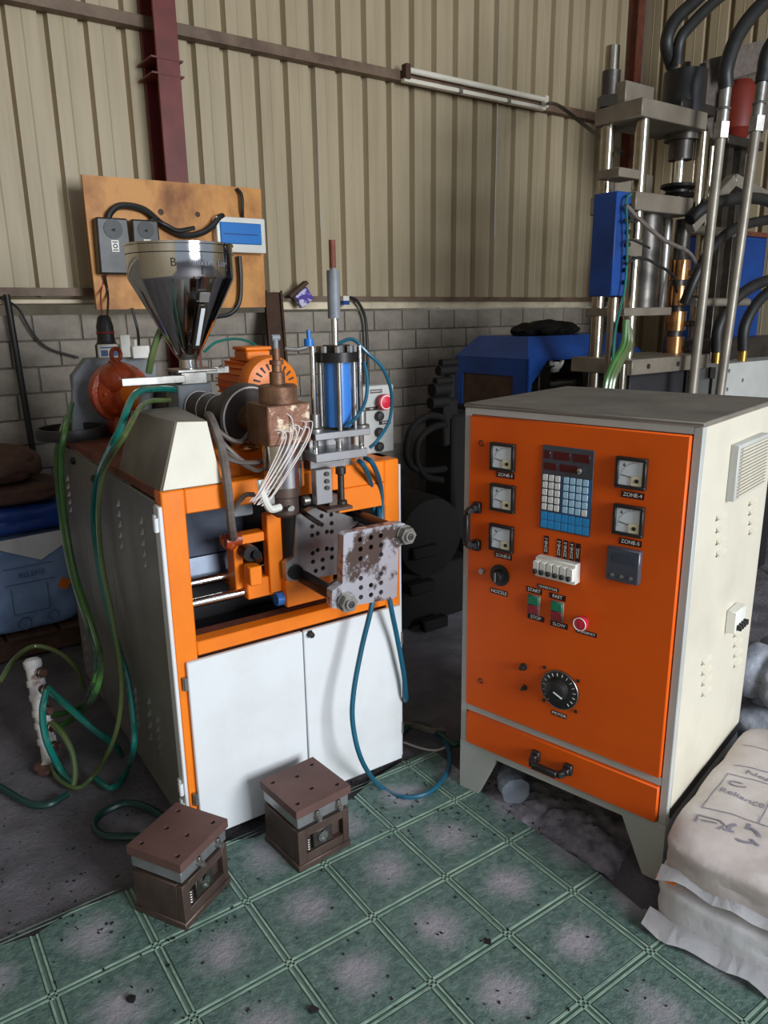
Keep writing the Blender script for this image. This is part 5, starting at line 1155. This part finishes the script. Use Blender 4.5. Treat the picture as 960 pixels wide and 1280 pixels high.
ptube(((840, 82, .06), (833, 55, .04), (842, 28, .04), (868, 2, .04), (890, -18, .04)), .030, 'hydraulic_hose', 'rubber', seg=12)
ptube(((846, 80, .02), (850, 50, .0), (865, 30, .0), (890, 5, .0), (915, -15, .0)), .026, 'hydraulic_hose', 'rubber', seg=12)
ptube(((862, 275, -.02), (880, 260, -.04), (910, 250, -.05), (945, 248, -.05), (985, 256, -.05)), .030, 'hydraulic_hose', 'rubber', seg=12)
ptube(((855, 380, -.03), (870, 345, -.06), (890, 310, -.08), (920, 285, -.08), (960, 275, -.08), (985, 276, -.08)), .026, 'hydraulic_hose', 'rubber', seg=12)
for (px, y_, hx1) in ((896, 440, (912, 390)), (929, 438, (945, 380))):
    p = py_(px, y_, -.05); b = B(); b.cyl((p.x, -.05, p.z-.30), (p.x, -.05, p.z-.12), .032, seg=12); b.cyl((p.x, -.05, p.z-.14), (p.x, -.05, p.z-.08), .042, seg=6); f_ = pp_(b, 'hose_fitting', 'steel_dark')
    b = B(); b.cyl((p.x, -.05, p.z-.08), (p.x, -.05, p.z), .024, seg=12); pp_(b, 'brass_ferrule', 'brass', f_)
    ptube(((px, y_, -.05), (px+2, y_-30, -.05), (px+18, y_-60, -.06), (px+45, y_-82, -.08), (px+80, y_-95, -.1)), .030, 'hydraulic_hose', 'rubber', seg=12)
a, c = py_(880, 378, -.06), py_(934, 378, -.06); b = B(); b.cyl((a.x-.1, -.06, a.z), (c.x, -.06, a.z), .022, seg=12); pp_(b, 'cross_pipe', 'pipe_grey')
a, c = py_(880, 288, .1), py_(930, 285, .1); b = B(); b.cyl((a.x-.15, .1, a.z), (c.x, .1, a.z), .024, seg=12); pp_(b, 'cross_pipe', 'pipe_grey')
b = B(); b.bar(py_(862, 285, .02), py_(915, 225, .02), .05, .06, .004); b.bar(py_(915, 225, .02), py_(980, 260, .02), .05, .06, .004); pp_(b, 'toggle_link', 'pipe_grey')
a, c = py_(906, 455, -.12), py_(985, 505, -.12); b = B(); b.holed([(a.x, c.z-.1), (c.x, c.z-.1), (c.x, a.z), (a.x, a.z)], [(a.x+q, a.z-w_, .012) for q, w_ in ((.05, .04), (.05, .14), (.2, .10), (.2, .2))], -.12, .06, 'xz'); vbk = pp_(b, 'valve_block', 'grey_frame')
a, c = py_(880, 425, .1), py_(985, 455, .1); b = B(); b.box(a.x, c.x, .05, .25, c.z, a.z, .004); pp_(b, 'valve_rail', 'steel_dark')
# support leg for valve block and rail
b = B(); b.box(py_(906, 455, -.12).x, py_(985, 505, -.12).x, -.1, .22, 0, py_(985, 505, -.12).z-.1, .004); pp_(b, 'valve_stand', 'interior_dark')

# tank and hopper behind the press
FK = Fr(FP.W(.75, .30, 0), 54)
t = fthing('oil_tank_frame', FK, 'red tank under a grey sheet hopper on a steel frame behind the press', 'tank')
def fk(px, py, y): return FK.y(px, py, y)
p0, p1 = fk(905, 92, .1), fk(948, 180, .1); cxk = (p0.x+p1.x)/2; rk = .098
b = B(); b.lathe([(rk*.5, 0), (rk, .06), (rk, p0.z-p1.z-.05), (rk*.6, p0.z-p1.z), (0, p0.z-p1.z)], (cxk, .12, p1.z), (0, 0, 1), 28); b.done('tank', 'tank_red', t)
g = [fk(892, 72, .2), fk(975, 50, .2), fk(975, 150, .2), fk(930, 205, .2), fk(905, 205, .2), fk(888, 140, .2)]
b = B(); b.prism([(p.x, p.z) for p in g], .24, .26, 'xz'); b.bar((g[0].x, .12, g[0].z-.06), (g[1].x, .12, g[1].z-.06), .02, .16); b.done('hopper_sheet', 'wire_grey', t)
b = B(); b.box(cxk-.1, cxk-.04, .1, .16, 0, p1.z, .004); b.box(cxk+.04, cxk+.10, .1, .16, 0, p1.z, .004); b.box(cxk-.2, cxk+.2, .05, .22, p1.z-.05, p1.z, .004); b.done('frame', 'steel_dark', t)
# blue electrical cabinet further back
FB2 = Fr(FP.W(.62, .55, 0), 54)
t = fthing('machine_cabinet', FB2, 'plain blue steel cabinet behind the hydraulic pipes of the press', 'cabinet')
a = FB2.y(898, 292, 0); zb = FB2.y(930, 432, 0).z
b = B(); b.box(a.x, a.x+.62, 0, .30, zb-.1, a.z, .006); b.done('body', 'blue_paint', t)
b = B(); b.box(a.x+.02, a.x+.60, -.006, 0, zb-.07, a.z-.03, .003); b.done('door', 'blue_paint', t)
b = B(); b.box(a.x-.01, a.x+.63, .0, .29, 0, zb-.1, .004); b.done('plinth', 'interior_dark', t)
b = B(); b.box(a.x-.02, a.x+.64, -.01, .31, a.z, a.z+.03); b.done('top_cap', 'rust_frame', t)

# ------------------------------------------------------------------ blue horizontal moulding machine
_c1 = S(660, 450, 4.2); FU = Fr(_c1, 54)
um = fthing('blue_moulding_machine', FU, 'blue hooded injection moulding machine against the block wall', 'machine')
zs = FU.x(660, 449, 0).z; ztp = zs+.115; UD = .60; UL = FU.y(803, 440, 0).x
b = B(); ch = .10
prof = [(0, zs-.28), (0, zs), (ch, ztp), (UD-ch, ztp), (UD, zs), (UD, zs-.28)]
# end hood with a window
hood_h = .62
b.holed([(0, zs-hood_h), (UD, zs-hood_h), (UD, zs), (0, zs)], [], 0, .012, 'yz')
b.bm.free(); b = B()
wz0, wz1, wy0, wy1 = zs-hood_h+.02, zs-.10, .11, .53
for (y0, y1, z0, z1) in ((0, wy0, zs-hood_h, zs), (wy1, UD, zs-hood_h, zs), (wy0, wy1, wz1, zs), (wy0, wy1, zs-hood_h, wz0)): b.box(0, .012, y0, y1, z0, z1)
um_end = b.done('end_hood', 'blue_paint', um)
b = B(); b.box(.006, .012, wy0, wy1, wz0, wz1); b.done('window', 'wood_dark', um)
b = B()                                                       # sloping roof of the hood, chamfered at both ends
def slab(p, th=.012):
    a = [Vector(q) for q in p]; n_ = (a[1]-a[0]).cross(a[2]-a[0]).normalized()*th; b.hexa([*a, *[q+n_ for q in a]])
slab([(0, 0, zs), (0, UD, zs), (ch, UD-ch, ztp), (ch, ch, ztp)])
slab([(ch, ch, ztp), (ch, UD-ch, ztp), (UL-ch, UD-ch, ztp), (UL-ch, ch, ztp)])
slab([(UL-ch, ch, ztp), (UL-ch, UD-ch, ztp), (UL, UD, zs), (UL, 0, zs)])
slab([(0, 0, zs), (ch, ch, ztp), (UL-ch, ch, ztp), (UL, 0, zs)])
slab([(0, UD, zs), (UL, UD, zs), (UL-ch, UD-ch, ztp), (ch, UD-ch, ztp)])
b.done('roof', 'blue_paint', um)
b = B(); b.box(0, .035, 0, .012, zs-hood_h, zs); b.box(UL-.06, UL, 0, .012, zs-hood_h, zs); b.prism([(.035, zs), (.035, zs-.14), (.16, zs-.015), (UL-.16, zs-.015), (UL-.06, zs-.12), (UL-.06, zs)], 0, .012, 'xz'); b.done('side_hood', 'blue_paint', um)
b = B(); b.box(0, UL, UD-.012, UD, zs-hood_h, zs); b.box(UL-.012, UL, 0, UD, zs-hood_h, zs); b.done('rear_hood', 'blue_paint', um)
zbed = FU.y(720, 480, .2).z-.10
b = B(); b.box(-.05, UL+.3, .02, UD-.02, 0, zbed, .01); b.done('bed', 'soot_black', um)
for y_ in (.14, .42):
    for zz in (zbed+.12, zbed+.32):
        b = B(); b.cyl((.05, y_, zz), (UL-.05, y_, zz), .03, seg=14); b.done('tie_bar', 'steel', um)
b = B(); b.box(.16, .26, .06, UD-.06, zbed, zs-.04, .006); b.done('moving_platen', 'steel_dark', um)
b = B(); b.box(.55, .66, .06, UD-.06, zbed, zs-.04, .006); b.done('fixed_platen', 'steel_dark', um)
b = B(); b.torus((.30, .06, zs-.02), (0, -1, 0), .05, .012, 16, 8); b.box(.27, .32, .05, .1, zs-.09, zs-.03, .003); b.done('hose_guide', 'white_plastic', um)
b = B(); b.cyl((.05, .1, zs-.12), (.27, .05, zs-.05), .006, seg=6); b.done('stay_rod', 'chrome', um)
t = thing('dark_cloth', 'dark cloth bundle lying on the roof of the blue machine', 'cloth', FU.W(.42, .26, ztp-.022), FU.rot())
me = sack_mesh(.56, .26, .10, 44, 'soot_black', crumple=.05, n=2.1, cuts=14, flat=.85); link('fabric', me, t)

# ------------------------------------------------------------------ hydraulic pump unit in the gap between machine and cabinet
FH = Fr(S(545, 600, 3.75), 54)
hu = fthing('hydraulic_pump_unit', FH, 'black hydraulic motor and pump with looped hoses in the dark gap', 'pump')
def hy(px, py, y=0.0): return FH.y(px, py, y)
a = hy(505, 690, 0); c = hy(585, 690, 0); zc = hy(545, 665, 0).z; r_ = .21
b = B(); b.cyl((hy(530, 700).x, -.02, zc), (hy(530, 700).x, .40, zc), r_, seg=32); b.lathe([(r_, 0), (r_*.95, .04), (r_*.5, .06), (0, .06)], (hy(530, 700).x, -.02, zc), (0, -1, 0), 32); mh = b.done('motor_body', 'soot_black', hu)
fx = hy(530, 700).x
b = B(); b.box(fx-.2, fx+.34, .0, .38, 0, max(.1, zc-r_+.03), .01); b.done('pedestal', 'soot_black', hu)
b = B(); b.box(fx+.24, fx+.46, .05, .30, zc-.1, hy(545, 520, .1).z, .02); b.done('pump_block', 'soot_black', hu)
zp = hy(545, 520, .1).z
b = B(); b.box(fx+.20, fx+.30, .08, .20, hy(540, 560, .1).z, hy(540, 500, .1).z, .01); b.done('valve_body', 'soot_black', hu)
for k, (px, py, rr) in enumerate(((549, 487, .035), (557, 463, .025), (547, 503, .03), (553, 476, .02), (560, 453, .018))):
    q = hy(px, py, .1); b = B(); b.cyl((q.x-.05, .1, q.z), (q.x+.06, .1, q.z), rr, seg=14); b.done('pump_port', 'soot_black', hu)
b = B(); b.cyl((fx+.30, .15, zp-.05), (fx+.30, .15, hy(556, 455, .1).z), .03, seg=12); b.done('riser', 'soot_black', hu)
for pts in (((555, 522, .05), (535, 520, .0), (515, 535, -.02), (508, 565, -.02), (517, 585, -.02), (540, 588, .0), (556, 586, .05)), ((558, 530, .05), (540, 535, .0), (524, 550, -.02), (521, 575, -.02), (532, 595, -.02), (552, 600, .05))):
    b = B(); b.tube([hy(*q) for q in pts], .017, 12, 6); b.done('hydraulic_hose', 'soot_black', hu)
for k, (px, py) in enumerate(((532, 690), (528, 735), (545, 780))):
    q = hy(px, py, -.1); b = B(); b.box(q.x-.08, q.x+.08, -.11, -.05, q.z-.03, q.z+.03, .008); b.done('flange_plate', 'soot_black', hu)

# ------------------------------------------------------------------ small things on the floor
p = FC.z(645, 992, .045); q = FC.z(632, 958, .045)
t = fthing('plastic_roll', FC, 'roll of crumpled clear plastic film lying under the cabinet', 'plastic roll')
b = B(); b.tube([Vector((p.x, p.y, .052)), Vector((p.x, p.y, .052)).lerp(Vector((q.x, q.y, .052)), .5), Vector((q.x-.02, q.y+.14, .05))], .047, 20, 10)
for v in b.bm.verts: v.co += Vector((noise.noise(v.co*40), noise.noise(v.co*40+Vector((5, 0, 0))), noise.noise(v.co*40+Vector((0, 7, 0)))))*.006
b.done('film', 'clear_plastic', t, sharp=80)
def mound(fr, pts, h, name, m, label, seed, n=46):
    xs = [q[0] for q in pts]; ys = [q[1] for q in pts]; x0, x1, y0, y1 = min(xs), max(xs), min(ys), max(ys)
    b = B(); V = {}
    for i in range(n+1):
        for j in range(n+1):
            u, v = i/n, j/n; e = min(1, 4*min(u, 1-u, v, 1-v)+.5*noise.noise(Vector((u*6, v*6, seed)))); x, y = x0+(x1-x0)*u, y0+(y1-y0)*v
            z = h*e*(.35+.55*abs(noise.noise(Vector((x*14, y*14, seed)))) + .5*abs(noise.noise(Vector((x*45, y*45, seed)))))-.012-.03*max(0, .35-e)
            V[i, j] = b.bm.verts.new((x, y, z))
    for i in range(n):
        for j in range(n): b.bm.faces.new((V[i, j], V[i+1, j], V[i+1, j+1], V[i, j+1]))
    o = b.done(name, m, None, fr.o, sharp=80); o.rotation_euler = (0, 0, fr.rot()); tag(o, label, 'waste', None, 'stuff'); return o
mound(FC, ((.02, -.06), (.58, .5)), .05, 'plastic_shavings', 'ash_heap', 'grey plastic shavings heaped on the concrete under the cabinet', 3)
b = B(); rnd = random.Random(5)                               # loose grit and black pellets
for k in range(420):
    u = rnd.random()
    px, py = (rnd.uniform(0, 300), rnd.uniform(960, 1180)) if u < .35 else (rnd.uniform(430, 700), rnd.uniform(940, 1050)) if u < .65 else (rnd.uniform(0, 960), rnd.uniform(1080, 1280))
    q = G(px, py); s_ = rnd.uniform(.0015, .005); zz = .006
    b.obox(q+Vector((0, 0, zz)), (s_*rnd.uniform(1, 2.4), s_, s_*.6), Matrix.Rotation(rnd.uniform(0, 6), 3, 'Z'))
o = b.done('floor_grit', 'scrap_black'); tag(o, 'dark grit and plastic crumbs scattered over the floor', 'grit', None, 'stuff')
def scrap(px, py, s, seed, label):
    r = random.Random(seed); c = G(px, py, .0065); b = B(); pl = [(s*r.uniform(.6, 1)*math.cos(a), s*r.uniform(.5, 1)*math.sin(a)) for a in (0, .9, 2.0, 3.0, 4.1, 5.3)]
    b.prism(pl, 0, .006, 'xy'); o = b.done('plastic_scrap', 'scrap_black', None, c); tag(o, label, 'scrap')
scrap(164, 1250, .016, 1, 'pointed black scrap lying alone inside a mat tile'); scrap(392, 1263, .014, 2, 'black scrap lying on the mat between crossing double lines'); scrap(610, 1178, .012, 3, 'small black scrap on the mat lines in front of the cabinet drawer')
for k, (pts, r, m, lab) in enumerate((
    (((500, 918), (520, 905), (545, 915), (566, 930), (580, 925)), .012, 'hose_darkgreen', 'dark hose on the floor in the gap beside the machine'),
    (((498, 905), (520, 908), (540, 914), (556, 912)), .014, 'wire_grey', 'grey ribbed conduit on the floor in the gap beside the machine'),
    (((505, 928), (525, 935), (545, 938), (562, 932)), .004, 'wire_white', 'thin pale wire on the floor in the gap beside the machine'))):
    cable('floor_cable', [G(a, c_, r+.004) for a, c_ in pts], r, m, lab)
